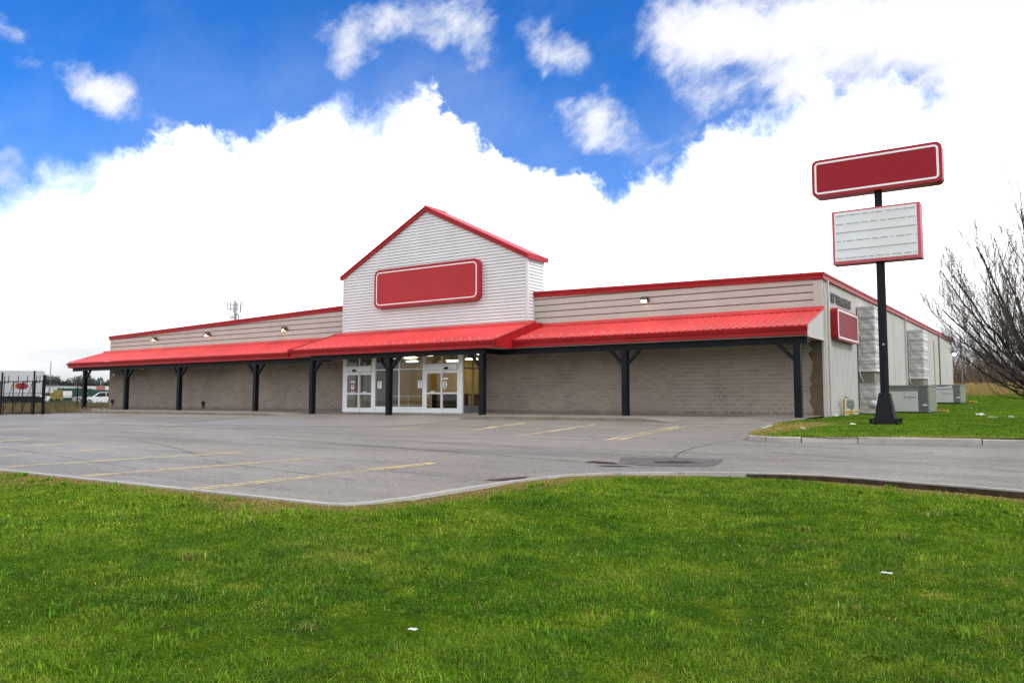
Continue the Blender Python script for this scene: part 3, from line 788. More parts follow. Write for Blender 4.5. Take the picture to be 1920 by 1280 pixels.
# roof-edge fascias
def fascia(x0, x1, z0f, name='fascia'):
    mb = MB()
    vs = []; prof = [(.05, -.31), (-.10, -.31), (-.10, -.13), (-.13, -.12), (-.15, -.10), (-.15, -.01), (-.12, .015), (.05, .015)]
    n = len(prof)
    for x in (x0, x1): vs += [(x, p, ztop(x) + q) for p, q in prof]
    fs = [tuple(range(n)), tuple(range(n, 2 * n))[::-1]] + [(i, n + i, n + (i + 1) % n, (i + 1) % n) for i in range(n)]
    mb.add(vs, fs); return mb.build(name, M['red'], B)
fascia(XL - .12, -30.28, 0); fascia(-15.62, .14, 0)
mb = MB(); vs = []
prof = [(.0, -.30), (.12, -.30), (.12, -.10), (.17, -.08), (.17, .012), (.0, .012)]; n = 6
for yy in (-.06, DEP + .1): vs += [(XR + p, yy, zside(yy) + q) for p, q in prof]
mb.add(vs, [tuple(range(n)), tuple(range(n, 2 * n))[::-1]] + [(i, n + i, n + (i + 1) % n, (i + 1) % n) for i in range(n)]); mb.build('fascia', M['red'], B)

# horizontal siding over the canopies: one ribbed panel per course
PH = .355
def course(x0, x1, z0, clipc):
    mb = MB()
    prof = [(.03, .0), (.03, .050), (-.028, .062), (-.030, .12), (-.024, .128), (-.024, .140), (-.030, .148), (-.030, .225), (-.024, .232), (-.024, .244), (-.030, .252), (-.030, .325), (-.012, .350), (-.004, PH - .001), (.06, PH - .001), (.06, 0)]
    prof = [(p, q + z0) for p, q in prof]
    vs = []; n = len(prof)
    for x in (x0, x1): vs += [(x, p, q) for p, q in prof]
    for i in range(n):
        mb.cur = 1 if i in (0,) else 0
    fs = []; mi = []
    mb.add(vs, [tuple(range(n))[::-1], tuple(range(n, 2 * n))])
    base = len(mb.v) - 2 * n
    for i in range(n):
        mb.cur = 1 if i in (0, 1) else 0
        mb.f.append((base + i, base + (i + 1) % n, base + n + (i + 1) % n, base + n + i)); mb.mi.append(mb.cur)
    mb.cur = 0
    mb.build('siding_panel', [M['siding'], M['groove']], B, clip=clipc)
for (x0, x1) in ((XL, -30.2), (-15.66, -.345)):
    a, b_ = Vector((x0, 0, ztop(x0) - .15)), Vector((x1, 0, ztop(x1) - .15)); d = b_ - a; no = Vector((-d.z, 0, d.x)).normalized()
    for i in range(7):
        z0 = 4.565 + PH * i
        if z0 < max(a.z, b_.z) - .05: course(x0, x1, z0, [(a, no)] if z0 + PH > min(a.z, b_.z) else None)
MB().box(XL - .02, XL + .10, -.045, .05, 4.7, ztop(XL) - .28).build('corner_trim', M['trimw'], B)

# block walls under the canopies
def block_wall(x0, x1, single):
    wl = MB().box(x0, x1, .005, .20, -.15, 3.5).build('block_wall', M['mortar'], B)
    bw, bh, j = .40, .20, .013
    one = MB().box(j / 2, bw - j / 2, 0, .05, j / 2, bh - j / 2).mesh('concrete_block', M['block'], bevel=.006)
    half = MB().box(j / 2, bw / 2 - j / 2, 0, .05, j / 2, bh - j / 2).mesh('concrete_block', M['block'], bevel=.006)
    rest = MB(); cnt = 0
    for r in range(17):
        off = (r % 2) * bw / 2; n = int((x1 - x0) / bw) + 2
        for i in range(-1, n):
            xr = x1 - off - i * bw; xl = xr - bw          # laid from the right-hand end
            if xr <= x0 + .02: continue
            xl2, xr2 = max(xl, x0), min(xr, x1)
            if xr2 - xl2 < .06: continue
            full = xr2 - xl2 > bw - .001; hf = abs((xr2 - xl2) - bw / 2) < .001
            if single and cnt < 298 and xl2 > x1 - 6.95 and (full or hf):
                piece('concrete_block', one if full else half, (xl2, 0, r * bh), wl); cnt += 1
            else: rest.box(xl2 + j / 2, xr2 - j / 2, 0, .05, r * bh + j / 2, (r + 1) * bh - j / 2)
    rest.build('concrete_block', M['block'], wl, kind='stuff')
block_wall(-19.10, -.42, True); block_wall(XL, -28.72, False)
mb = MB(); P = [(-.03, -.02), (-.03, 3.45)]; z = 3.45
while z > 0: P.append((-.52 + rng.uniform(-.13, .10), z)); z -= .2
P.append((-.52, -.02)); mb.prism(P, -.018, .15, xz); mb.build('wall_patch', M['patchwall'], B)

# canopies: ribbed roof sheets, gutter, fascia, soffit
RIB = .305
def roof_panel_mesh(L, run, rise, w=RIB):
    """one sheet width with its rib, laid up a slope that goes run back and rise up"""
    cs, sn = run / L, rise / L
    prof = [(0, 0), (.105, 0), (.118, .008), (.131, 0), (.235, 0), (.252, .036), (.288, .036), (w, 0)]
    mb = MB(); n = len(prof)
    def P(a, t, h): return (a, t * cs - h * sn, t * sn + h * cs)
    mb.add([P(a, 0, h) for a, h in prof] + [P(a, L, h) for a, h in prof], [(i, i + 1, n + i + 1, n + i) for i in range(n - 1)])
    mb.cur = 1; mb.add([P(.235, .004, 0), P(.252, .004, .036), P(.288, .004, .036), P(w, .004, 0)], [(0, 1, 2, 3)])  # dark cap paints in the shade of the hollow rib end
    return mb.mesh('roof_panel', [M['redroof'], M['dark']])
guard_me = None
def canopy(x0, x1, ye, ze, yt, zt, end_r=0, end_l=0):
    run, rise = yt - ye, zt - ze; L = math.hypot(run, rise); n = int(round((x1 - x0) / RIB)); w = (x1 - x0) / n
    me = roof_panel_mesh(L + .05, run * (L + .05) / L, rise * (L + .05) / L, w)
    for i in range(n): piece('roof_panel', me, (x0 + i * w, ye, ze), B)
    # snow guards, two staggered rows of pale cleats
    gm = MB().box(-.055, .055, -.03, .03, 0, .012).box(-.055, .055, .02, .032, 0, .055).mesh('snow_guard', M['cleat'])
    sl = atan2(rise, run)
    for i in range(n):
        t = .30 if i % 2 else .72
        if t < L: piece('snow_guard', gm, (x0 + (i + .06) * w + .12, ye + t * cos(sl), ze + t * sin(sl) + .006), B, (sl, 0, 0))
    # top flashing: sits on the ribs, open between them
    fl = MB(); h = .040
    fl.prism([(yt + .02, zt + .16), (yt - .030, zt + .16), (yt - .035, zt + h + .01), (yt - .20, zt - .20 * rise / run + h + .008), (yt - .20, zt - .20 * rise / run + h - .004), (yt + .02, zt + h - .004)], x0 - .01, x1 + .01, yz)
    fl.build('flashing', M['redroof'], B)
    # gutter and fascia below it
    gt = MB()
    gt.prism([(ye + .06, ze - .03), (ye - .15, ze - .03), (ye - .165, ze - .05), (ye - .165, ze - .075), (ye - .13, ze - .12), (ye - .11, ze - .205), (ye - .02, ze - .21), (ye - .02, ze - .19), (ye + .06, ze - .19)], x0 - .02, x1 + .02, yz)
    gt.build('gutter', M['red'], B)
    MB().box(x0, x1, ye - .035, ye + .02, ze - .42, ze - .19).build('fascia', M['red'], B)
M['cleat'] = paint('pale_pink_cleat', (.62, .30, .27), .5, .1, 4)
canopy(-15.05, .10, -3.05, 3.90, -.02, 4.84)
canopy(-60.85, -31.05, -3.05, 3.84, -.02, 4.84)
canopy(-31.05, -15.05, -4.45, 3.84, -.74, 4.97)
# cheeks where the deeper middle canopy stands above its neighbours
for x, s in ((-15.05, 1), (-31.05, -1)):
    mb = MB(); a, b_ = (x, x + s * .035)
    mb.prism([(-4.60, 3.80), (-.60, 5.02), (-.10, 5.02), (-.10, 4.7), (-.72, 4.55), (-4.42, 3.42), (-4.60, 3.42)], a, b_, yz)
    mb.prism([(-4.60, 3.83), (-.72, 5.045), (-.72, 5.06), (-4.60, 3.865)], x - s * .16, x + s * .05, yz)
    mb.build('rake_cheek', M['red'], B)
    MB().box(min(x - s * .01, x + s * .06), max(x - s * .01, x + s * .06), -4.6, -3.0, 3.42, 3.80).build('fascia', M['red'], B)
# soffits
MB().box(-60.8, -31.0, -3.04, .01, 3.44, 3.46).build('soffit', M['soffit'], B)
MB().box(-15.1, .05, -3.04, .01, 3.44, 3.46).build('soffit', M['soffit'], B)
MB().box(-31.0, -15.1, -4.42, .01, 3.43, 3.455).build('soffit', M['soffit'], B)
# closed canopy ends
for x, a in ((.06, .03), (-60.82, -.03)):
    mb = MB(); vs = []; n = 20
    for i in range(n + 1):
        yy = -3.04 + 3.02 * i / n; o = .018 if i % 2 else 0
        vs += [(x + (o if a > 0 else -o), yy, 3.46 if i > 0 else 3.60), (x + (o if a > 0 else -o), yy, 3.86 + (yy + 3.05) * .31)]
    mb.add(vs, [(2 * i, 2 * i + 2, 2 * i + 3, 2 * i + 1) for i in range(n)])
    mb.build('canopy_end', M['sidewall'], B)
    MB().bar((x + .01, -3.08, 3.895), (x + .01, -.0, 4.87), .06, .05).build('rake_trim', M['redroof'], B)
    MB().box(x - .03, x + .05, -2.9, .02, 3.40, 3.475).build('end_trim', M['trimb'], B)
# beams
MB().box(-60.6, -29.4, -2.79, -2.61, 3.14, 3.44).build('canopy_beam', M['black'], B)
MB().box(-16.1, .02, -2.79, -2.61, 3.14, 3.44).build('canopy_beam', M['black'], B)
MB().box(-29.45, -16.05, -4.19, -4.01, 3.14, 3.43).build('canopy_beam', M['black'], B)
for x in (-29.35, -16.15): MB().box(x - .09, x + .09, -4.01, -2.6, 3.16, 3.43).build('canopy_beam', M['black'], B)
# posts with Y braces
def post(x, y, zb, br):
    p = MB().box(x - .15, x + .15, y - .15, y + .15, zb, 3.15).build('canopy_post', M['black'], B, bevel=.012)
    for s in br:
        MB().bar((x + s * .10, y, 2.42), (x + s * .86, y, 3.20), .14, .15, (0, 1, 0)).build('brace', M['black'], p)
    return p
for x, br in ((-58.7, (1,)), (-52.4, (-1, 1)), (-45.3, (-1, 1)), (-36.5, (-1, 1)), (-8.63, (-1, 1)), (-.43, (-1,))): post(x, -2.7, -.07, br)
for x, br in ((-29.3, (1,)), (-22.9, (-1, 1)), (-16.25, (-1,))): post(x, -4.1, lot_z(x, -4.1) + .05, br)

# white gable over the doors
GX0, GX1, GY, GYB = -30.24, -15.64, -.70, 1.10
GE, GR, GC = 8.93, 12.58, -23.1
def gz(x): return GE + (GR - GE) * (1 - abs(x - GC) / (GC - GX0)) if x < GC else GE + (GR - GE) * (1 - (x - GC) / (GX1 - GC))
MB().prism([(GX0 + .03, 4.6), (GX1 - .065, 4.6), (GX1 - .065, GE - .12), (GC, GR - .12), (GX0 + .03, GE - .12)], GY + .065, GYB, xz).build('gable_wall', M['clap'], B)
BH = .188; z = 4.98; i = 0
def gspan(z):
    if z <= GE - .10: return GX0 + .02, GX1 - .02
    t = (z - (GE - .10)) / (GR - GE); 
    return GX0 + .02 + t * (GC - GX0), GX1 - .02 - t * (GX1 - GC)
while z < GR - .18:
    a0, b0 = gspan(z); a1, b1 = gspan(min(z + BH, GR - .12))
    mb = MB(); yb, yt_ = GY - .034, GY - .006
    zg = z + .026
    mb.add([(a0, yb, zg), (b0, yb, zg), (b1, yt_, z + BH), (a1, yt_, z + BH), (a0, GY + .05, zg), (b0, GY + .05, zg), (a1, GY + .05, z + BH), (b1, GY + .05, z + BH)], [(0, 1, 2, 3), (4, 5, 1, 0), (3, 2, 7, 6)])
    mb.build('siding_board', M['clap'], B)
    if z < GE - .25:
        mb = MB(); xb, xt = GX1 + .034, GX1 + .006
        mb.add([(xb, GY, zg), (xb, GYB, zg), (xt, GYB, z + BH), (xt, GY, z + BH), (GX1 - .05, GY, zg), (GX1 - .05, GYB, zg), (GX1 - .05, GY, z + BH), (GX1 - .05, GYB, z + BH)], [(0, 1, 2, 3), (4, 5, 1, 0), (3, 2, 7, 6)])
        mb.build('side_board', M['clap'], B)
    z += BH
MB().box(GX1 - .10, GX1 + .045, GY - .045, GY - .0, 4.98, GE - .05).box(GX1 + .0, GX1 + .045, GY - .0, GY + .10, 4.98, GE - .05).build('corner_trim', M['trimw'], B)
MB().box(GX0 - .02, GX0 + .08, GY - .045, GY + .05, 4.9, GE - .05).build('corner_trim', M['trimw'], B)
# gable roof, two slopes, with red rake boards
for s in (-1, 1):
    xe = (GX0 - .10) if s < 0 else (GX1 + .10); ze = GE - .03
    x1, z1 = GC, GR + .03
    mb = MB(); d = Vector((x1 - xe, 0, z1 - ze)).normalized(); nrm = Vector((-d.z, 0, d.x)) if d.x > 0 else Vector((d.z, 0, -d.x))
    a, b_ = Vector((xe, 0, ze)), Vector((x1, 0, z1))
    n_ = 8; vs = []
    mb.prism([(a.x, a.z), (b_.x, b_.z), (b_.x + nrm.x * 0, b_.z + .05), (a.x + nrm.x * .05, a.z + nrm.z * .05)], GY - .02, GYB + .12, xz)
    mb.build('gable_roof', M['redroof'], B)
    mb = MB(); dn = -nrm * .27
    mb.prism([(a.x, a.z + .05), (b_.x, b_.z + .06), (b_.x, b_.z + dn.z * 1.08 ), (a.x, a.z - .24)], GY - .13, GY - .02, xz)
    mb.prism([(a.x, a.z + .05), (b_.x, b_.z + .06), (b_.x, b_.z - .04), (a.x, a.z - .05)], GY - .165, GY - .13, xz)
    mb.build('rake_board', M['red'], B)
    MB().box(min(xe, xe + s * .10), max(xe, xe + s * .10), GY - .165, GYB + .14, ze - .24, ze + .04).build('eave_fascia', M['redsign'], B)
MB().tube([(GC, GY - .15, GR + .085), (GC, GYB + .12, GR + .085)], .07, 8).build('ridge_cap', M['redroof'], B)

# glazed entrance standing forward of the wall
EY, EX0, EX1 = -2.10, -28.72, -19.12
def glass(parent, x0, x1, z0, z1, y=EY + .03):
    return MB().box(x0, x1, y, y + .008, z0, z1).build('glass_pane', M['glass'], parent)
fr = MB()
for a, b_ in ((EX0, -28.40), (-26.20, -25.92), (-22.10, -21.84), (-19.46, EX1)): fr.box(a, b_, EY - .02, EY + .10, -.10, 3.43)
fr.box(EX0, EX1, EY - .015, EY + .09, 3.33, 3.44)
ef = fr.build('entrance_frame', M['alu'], B)
def sliding_door(x0, x1):
    mb = MB().box(x0, x1, EY - .16, EY + .06, 2.46, 2.78)
    mb.box(x0, x1, EY, EY + .06, 2.78, 2.84)
    xm = (x0 + x1) / 2
    mb.box(xm - .05, xm + .05, EY, EY + .06, 2.84, 3.33)
    dr = mb.build('sliding_door', M['alu'], B)
    MB().box(xm - .42 if x0 < -25 else xm + .30, xm - .12 if x0 < -25 else xm + .60, EY - .20, EY - .16, 2.48, 2.60).build('sensor', M['black'], dr)
    glass(dr, x0, xm - .05, 2.84, 3.33); glass(dr, xm + .05, x1, 2.84, 3.33)
    for a, b_, yo in ((x0, xm + .03, -.02), (xm - .03, x1, .05)):
        lf = MB(); y0, y1 = EY + yo - .02, EY + yo + .03
        lf.box(a, a + .085, y0, y1, -.06, 2.45).box(b_ - .085, b_, y0, y1, -.06, 2.45)
        lf.box(a + .085, b_ - .085, y0, y1, -.06, .24).box(a + .085, b_ - .085, y0, y1, 2.27, 2.45).box(a + .085, b_ - .085, y0, y1, 1.06, 1.15)
        lf.build('door_leaf', M['alu'], dr)
        glass(dr, a + .085, b_ - .085, .24, 1.06, EY + yo); glass(dr, a + .085, b_ - .085, 1.15, 2.27, EY + yo)
    return dr
d1 = sliding_door(-28.40, -26.20); d2 = sliding_door(-21.84, -19.46)
def storefront(x0, x1):
    mb = MB(); mb.box(x0, x1, EY, EY + .07, 2.52, 2.58).box(x0, x1, EY, EY + .07, .24, .32)
    mb.box(x0, x1, EY + .01, EY + .06, -.10, .24)
    wd = mb.build('shop_window', M['alu'], B)
    glass(wd, x0, x1, .32, 2.52); glass(wd, x0, x1, 2.58, 3.33); return wd
w1 = storefront(-25.92, -24.0); MB().box(-24.0, -23.92, EY - .01, EY + .08, -.10, 3.33).build('mullion', M['alu'], B); w2 = storefront(-23.92, -22.10)
# glazed return on the right-hand side, darker frame
mb = MB(); xr = EX1
for a, b_ in ((EY + .10, EY + .16), (-1.12, -1.05), (-.32, -.25), (-.06, .0)): mb.box(xr - .08, xr, a, b_, -.05, 3.43)
mb.box(xr - .08, xr, EY + .16, -.06, .30, .40); mb.box(xr - .08, xr, EY + .16, -.06, 2.50, 2.58); mb.box(xr - .07, xr - .01, EY + .16, -.06, -.05, .30)
rw = mb.build('shop_window', paint('grey_frame', (.22, .22, .21), .45, .08, 1), B)
MB().box(xr - .045, xr - .037, EY + .16, -.06, .40, 2.50).build('glass_pane', M['glass'], rw); MB().box(xr - .045, xr - .037, EY + .16, -.06, 2.58, 3.43).build('glass_pane', M['glass'], rw)

# stickers and notices on the glass
M['stick'] = paint('white_sticker', (.80, .80, .78), .5, .03, 3); M['stickr'] = paint('red_sticker', (.48, .03, .03), .5, .05, 3); M['stickk'] = paint('black_print', (.03, .03, .03), .5, .1, 3)
def disc(mb, cx, cz, rx, rz, y, n=20): mb.add([(cx + rx * cos(2 * pi * i / n), y, cz + rz * sin(2 * pi * i / n)) for i in range(n)], [tuple(range(n))[::-1]])
yS = EY - .045
mb = MB(); disc(mb, -27.82, 1.56, .155, .185, yS); mb.box(-28.0, -27.62, yS - .001, yS + .002, 1.80, 1.89)
mb.cur = 1; disc(mb, -27.82, 1.62, .125, .12, yS - .003); mb.cur = 0; mb.box(-27.91, -27.73, yS - .008, yS - .005, 1.60, 1.65)
mb.build('no_entry_sticker', [M['stick'], M['stickr']], d1)
mb = MB(); mb.box(-27.98, -27.62, yS, yS + .003, 1.17, 1.24); mb.cur = 1; mb.box(-27.94, -27.66, yS - .004, yS - .001, 1.185, 1.225); mb.build('caution_sticker', [M['stick'], M['redd']], d1)
MB().box(-26.98, -26.66, yS + .05, yS + .054, 1.17, 1.23).build('caution_sticker', M['stick'], d1)
mb = MB(); disc(mb, -20.42, 1.60, .16, .20, yS + .05); mb.box(-20.66, -20.18, yS + .049, yS + .052, 1.90, 1.99); disc(mb, -20.42, 1.38, .05, .07, yS + .05)
mb.cur = 1; mb.box(-20.47, -20.37, yS + .044, yS + .047, 1.64, 1.72); mb.box(-20.52, -20.32, yS + .044, yS + .047, 1.54, 1.575); mb.box(-20.50, -20.34, yS + .044, yS + .047, 1.47, 1.50)
mb.build('enter_sticker', [M['stick'], M['stickk']], d2)
MB().box(-21.45, -21.1, yS - .02, yS - .016, 1.17, 1.23).build('caution_sticker', M['stick'], d2)
for wd, x in ((w1, -25.72), (w2, -22.48)):
    mb = MB().box(x, x + .32, EY + .012, EY + .016, 1.42, 1.86); mb.cur = 1; mb.box(x + .10, x + .22, EY + .008, EY + .011, 1.74, 1.81)
    for kk in range(5): mb.box(x + .05, x + .27, EY + .008, EY + .011, 1.68 - kk * .05, 1.688 - kk * .05)
    mb.build('paper_notice', [M['stick'], M['stickk']], wd)

# ---- inside the store, as far as it shows through the glass
MB().box(-33, -13, EY + .12, 12, -.06, -.02).build('store_floor', M['infloor'], kind='structure')
MB().box(-33, -13, .22, 12, 3.60, 3.66).build('store_ceiling', paint('ceiling_tile', (.55, .50, .38), .8, .05, 1), kind='structure')
iw = MB(); iw.box(-33, -13, 9.4, 9.5, -.05, 3.6); iw.box(-33.1, -33, .22, 9.4, -.05, 3.6); iw.box(-13.1, -13, .22, 9.4, -.05, 3.6)
iw.build('interior_wall', M['ochre'], kind='structure')
pw = MB(); pw.box(-28.6, -25.75, -.05, .05, -.05, 3.42); pw.build('partition_wall', paint('grey_partition', (.22, .22, .19), .7, .1, 1), kind='structure')
for i, (x, y) in enumerate(((-24.6, 1.2), (-22.0, 4.5), (-20.3, 1.4), (-18.6, 5.5), (-25.0, 6.5), (-16.8, 2.2), (-20.8, 8.6), (-29.5, 3.2), (-27.2, 2.6), (-30.6, 6.6), (-27.6, 7.6))):  # last three panels are added to brighten the left of the interior
    o = MB().box(x - .42, x + .42, y - .16, y + .16, 3.52, 3.59).build('ceiling_light', M['ceil'])
    tag(o, ('lit ceiling panel glowing behind the middle shop window', 'lit ceiling panel over the checkout, behind the right-hand door', 'lit ceiling panel just inside the right-hand sliding door', 'lit ceiling panel behind the glazed return',
            'lit ceiling panel far inside behind the notice window', 'lit ceiling panel near the block wall beside the glazed return', 'farthest lit ceiling panel against the ochre back wall', 'lit ceiling panel beyond the grey partition by the left-hand door',
            'added lit ceiling panel right behind the grey partition, brightening the interior', 'added lit ceiling panel at the far back behind the no-entry door, brightening the interior', 'added lit ceiling panel deep inside behind the first shop window, brightening the interior')[i], 'ceiling light', 'lights in the store ceiling')
ct = thing('checkout_counter', (-19.8, 3.6, 0), 'dark red checkout counter standing inside behind the right-hand sliding door', 'counter')
MB().box(-22.6, -17.2, 3.3, 4.0, -.02, 1.02).build('counter_front', M['counter'], ct); MB().box(-22.7, -17.1, 3.2, 4.1, 1.02, 1.08).build('counter_top', M['indark'], ct)
for x in (-21.6, -19.9, -18.4): MB().box(x, x + .55, 3.5, 3.8, 1.08, 1.62).build('till', M['indark'], ct)
sh = thing('display_rack', (-23.9, 3.0, 0), 'low dark display rack seen through the shop window between the doors', 'rack')
MB().box(-25.4, -22.9, 2.7, 3.4, 0, .06).box(-25.4, -22.9, 3.3, 3.4, .06, 1.1).build('rack_back', M['indark'], sh)
for z in (.4, .75): MB().box(-25.4, -22.9, 2.75, 3.3, z, z + .04).build('shelf', M['counter'], sh)
for x in (-25.4, -24.2, -22.95): MB().box(x, x + .05, 2.72, 3.3, .06, 1.1).build('upright', M['indark'], sh)
gr = thing('guard_rail', (-24, -1.2, 0), 'low pale guard rail of two bars just inside the shop window', 'rail')
for z in (.42, .95): MB().tube([(-25.7, -1.2, z), (-22.2, -1.2, z)], .022, 8).build('bar', M['alu'], gr)
for x in (-25.7, -24.0, -22.2): MB().tube([(x, -1.2, -.02), (x, -1.2, .97)], .022, 8).build('upright', M['alu'], gr)

# ------------------------------------------------------------------ signs
def cabinet(parent, w, h, r, d, y_front, cx, cz, both=False, inset=.14, mc='redcab', mf='redsign'):
    """rounded sign cabinet: body, raised white outline, red face"""
    out = [(cx + a, cz + b_) for a, b_ in rrect(w, h, r)]
    MB().prism(out, y_front, y_front + d, xz).build('cabinet', M[mc], parent, bevel=.0)
    o2 = [(cx + a, cz + b_) for a, b_ in rrect(w - 2 * inset, h - 2 * inset, max(.03, r - inset * .6))]
    i2 = [(cx + a, cz + b_) for a, b_ in rrect(w - 2 * inset - .13, h - 2 * inset - .13, max(.02, r - inset * .6 - .06))]
    mb = MB(); ring(mb, o2, i2, y_front - .014, y_front - .002, xz); mb.build('outline', M['stripe'], parent)
    MB().prism(i2, y_front - .008, y_front - .002, xz).build('face', M[mf], parent)
M['redface2'] = paint('deep_red_sign_face', (.29, .018, .027), .55, .04, .5, spec=.1)
M['redface3'] = paint('dull_red_sign_face', (.24, .047, .055), .6, .04, .5, spec=.1)
s = thing('store_sign', (-22.95, -1.05, 6.5), 'wide blank red sign with white outline on the white gable', 'sign')
cabinet(s, 8.35, 2.46, .40, .30, -1.06, -22.93, 7.74, inset=.17)
s = thing('wall_sign', (.2, 3.8, 3.6), 'small blank red sign with white outline on the ribbed side wall', 'sign')
xr_ = lambda p, q, t: (t, p, q)
out = [(3.95 + a, 4.33 + b_) for a, b_ in rrect(4.7, 1.50, .22)]
MB().prism(out, .04, .34, xr_).build('cabinet', M['redcab'], s)
o2 = [(3.95 + a, 4.33 + b_) for a, b_ in rrect(4.55, 1.36, .17)]; i2 = [(3.95 + a, 4.33 + b_) for a, b_ in rrect(4.33, 1.22, .13)]
mb = MB(); ring(mb, o2, i2, .342, .354, xr_); mb.build('outline', M['stripe'], s); MB().prism(i2, .342, .348, xr_).build('face', M['redface3'], s)

# address letters on the side wall
cu = bpy.data.curves.new('address_lettering', 'FONT'); cu.body = '160 TERRACE EAST'; cu.size = .62; cu.extrude = .015; cu.offset = .012
to = bpy.data.objects.new('address_lettering', cu); COL.objects.link(to)
to.rotation_euler = (R(90), 0, R(90)); to.location = (.052, 1.60, 5.38); cu.materials.append(M['letter'])
bpy.context.view_layer.update()
to.scale = (4.45 / max(.1, to.dimensions.x), 1, 1)
bpy.context.view_layer.update()
me_ = bpy.data.meshes.new_from_object(to.evaluated_get(bpy.context.evaluated_depsgraph_get()))
to2 = bpy.data.objects.new('address_lettering', me_); COL.objects.link(to2); to2.matrix_world = to.matrix_world.copy()
bpy.data.objects.remove(to); to = to2; to.name = 'address_lettering'
tag(to, 'dark address lettering high on the ribbed side wall above the small red sign', 'lettering')

# pylon sign on the grass
PX, PY = 3.86, -8.05
pz = field_z(PX, PY)
p = thing('pylon_sign', (PX, PY, pz), 'tall black-poled roadside sign with blank red cabinet above a white letter board', 'sign')
mb = MB(); prof = [(pz + .10, .335), (pz + .13, .325), (pz + 1.08, .175), (pz + 1.10, .155)]
vs = []; fs = []
for z, w in prof:
    for a, b_ in ((-1, -1), (1, -1), (1, 1), (-1, 1)): vs.append((PX + a * w, PY + b_ * w, z))
for i in range(len(prof) - 1):
    for j in range(4): fs.append((i * 4 + j, i * 4 + (j + 1) % 4, (i + 1) * 4 + (j + 1) % 4, (i + 1) * 4 + j))
fs += [(0, 3, 2, 1), tuple(range(len(vs) - 4, len(vs)))]
mb.add(vs, fs); mb.build('base_cover', M['black'], p)
MB().box(PX - .44, PX + .44, PY - .44, PY + .44, pz + .05, pz + .10).build('base_plate', M['black'], p)
for a in (-1, 1):
    for b_ in (-1, 1):
        MB().tube([(PX + a * .40, PY + b_ * .40, pz - .06), (PX + a * .40, PY + b_ * .40, pz + .17)], .055, 8).tube([(PX + a * .40, PY + b_ * .40, pz + .165), (PX + a * .40, PY + b_ * .40, pz + .22)], .085, 6).build('anchor_bolt', M['black'], p)
MB().tube([(PX, PY, pz + 1.0), (PX, PY, 5.6)], .142, 18).tube([(PX, PY, 5.6), (PX, PY, 8.2)], .128, 18).build('pole', M['black'], p, smooth=False)
MB().tube([(PX + .03, PY - .15, 2.62), (PX + .03, PY - .10, 2.62)], .035, 8).build('hand_hole_cap', M['tin'], p)
# upper cabinet
uc = bpy.data.objects.new('upper_cabinet', None); COL.objects.link(uc); uc.parent = p
cabinet(uc, 4.20, 1.36, .20, .62, PY - .31, 3.81, 8.68, inset=.10, mf='redface2')
# white letter board in its pale red frame
lb = MB(); lb.box(2.36, 5.19, PY - .30, PY + .30, 5.50, 7.40)
lbo = lb.build('letter_board', M['redpale'], p)
M['board'] = paint('white_letter_board', (.70, .70, .69), .35, .04, .8, dirt=.10)
MB().box(2.44, 5.09, PY - .312, PY - .302, 5.60, 7.34).build('board_face', M['board'], lbo)
M['track'] = paint('grey_letter_track', (.30, .29, .28), .5, .2, 8)
for i in range(6):
    z = 5.70 + i * .305; tb = MB(); x = 2.50
    solid = i in (1, 3)
    while x < 5.05:
        L = 2.55 if solid else rng.uniform(.05, .30)
        tb.box(x, min(5.06, x + L), PY - .326, PY - .313, z - .008, z + .010); x += L + rng.uniform(.02, .12)
    tb.build('letter_track', M['track'], lbo, kind='stuff')

# ------------------------------------------------------------------ lamps
def flood(x, z, two, label):
    o = thing('wall_light', (x, -.03, z), label, 'wall light', 'floodlights on the upper siding')
    MB().prism([(0 - .03, z - .16), (-.10, z + .12), (-.30, z + .12), (-.36, z - .02), (-.26, z - .16)], x - .19, x + .19, yz).build('housing', M['bronze'], o)
    for dx in ((-.09, .09) if two else (0,)):
        mb = MB(); r = .075 if two else .11
        mb.add([(x + dx + r * cos(2 * pi * i / 12), -.30 + .035 * sin(2 * pi * i / 12) - .012, z - .12 + r * .95 * sin(2 * pi * i / 12)) for i in range(12)], [tuple(range(12))])
        mb.v = [(a, b_ - .045, c_) for a, b_, c_ in mb.v]
        mb.build('lens', M['lampw'] if two else M['lampy'], o)
    mb = MB().box(x - .10, x + .10, -.28, -.10, z - .168, z - .16); mb.build('lens', M['lampy'], o)
flood(-8.70, 5.92, True, 'twin-lens floodlight alone on the siding between the gable and the near corner')
flood(-36.7, 5.80, False, 'lit bronze floodlight on the siding next to the white gable')
flood(-45.65, 5.83, False, 'lit bronze floodlight midway along the long siding beyond the gable')
flood(-52.8, 5.78, False, 'lit bronze floodlight nearest the far gate end of the siding')
def sof(x, y, label, r=.24):
    o = thing('soffit_light', (x, y, 3.3), label, 'soffit light', 'round lights under the canopy')
    MB().tube([(x, y, 3.30), (x, y, 3.44)], r + .02, 20).build('trim_ring', M['trimw'], o)
    mb = MB(); mb.ellipsoid((x, y, 3.295), (r, r, .06), 16, 6); mb.build('lens', M['lampw'], o)
sof(-3.98, -2.38, 'lit round soffit light between the end post and the next post'); sof(-11.65, -2.3, 'lit round soffit light between the entrance and the first post beyond it')
sof(-41.6, -1.31, 'lit round soffit light above the block wall midway along the far wing'); sof(-52.8, -1.2, 'faint round soffit light near the far open end of the canopy', .20)
sof(-25.35, -3.0, 'small lit soffit light above the no-entry sliding door', .17); sof(-24.3, -2.8, 'small lit soffit light beside the middle entrance post', .13); sof(-19.56, -3.7, 'lit soffit light above the right-hand sliding door', .2); sof(-17.9, -3.2, 'lit soffit light by the glazed return of the entrance', .2)
o = thing('wall_light', (.2, 53.5, 5.45), 'small lit wall light at the far back corner of the side wall', 'wall light')
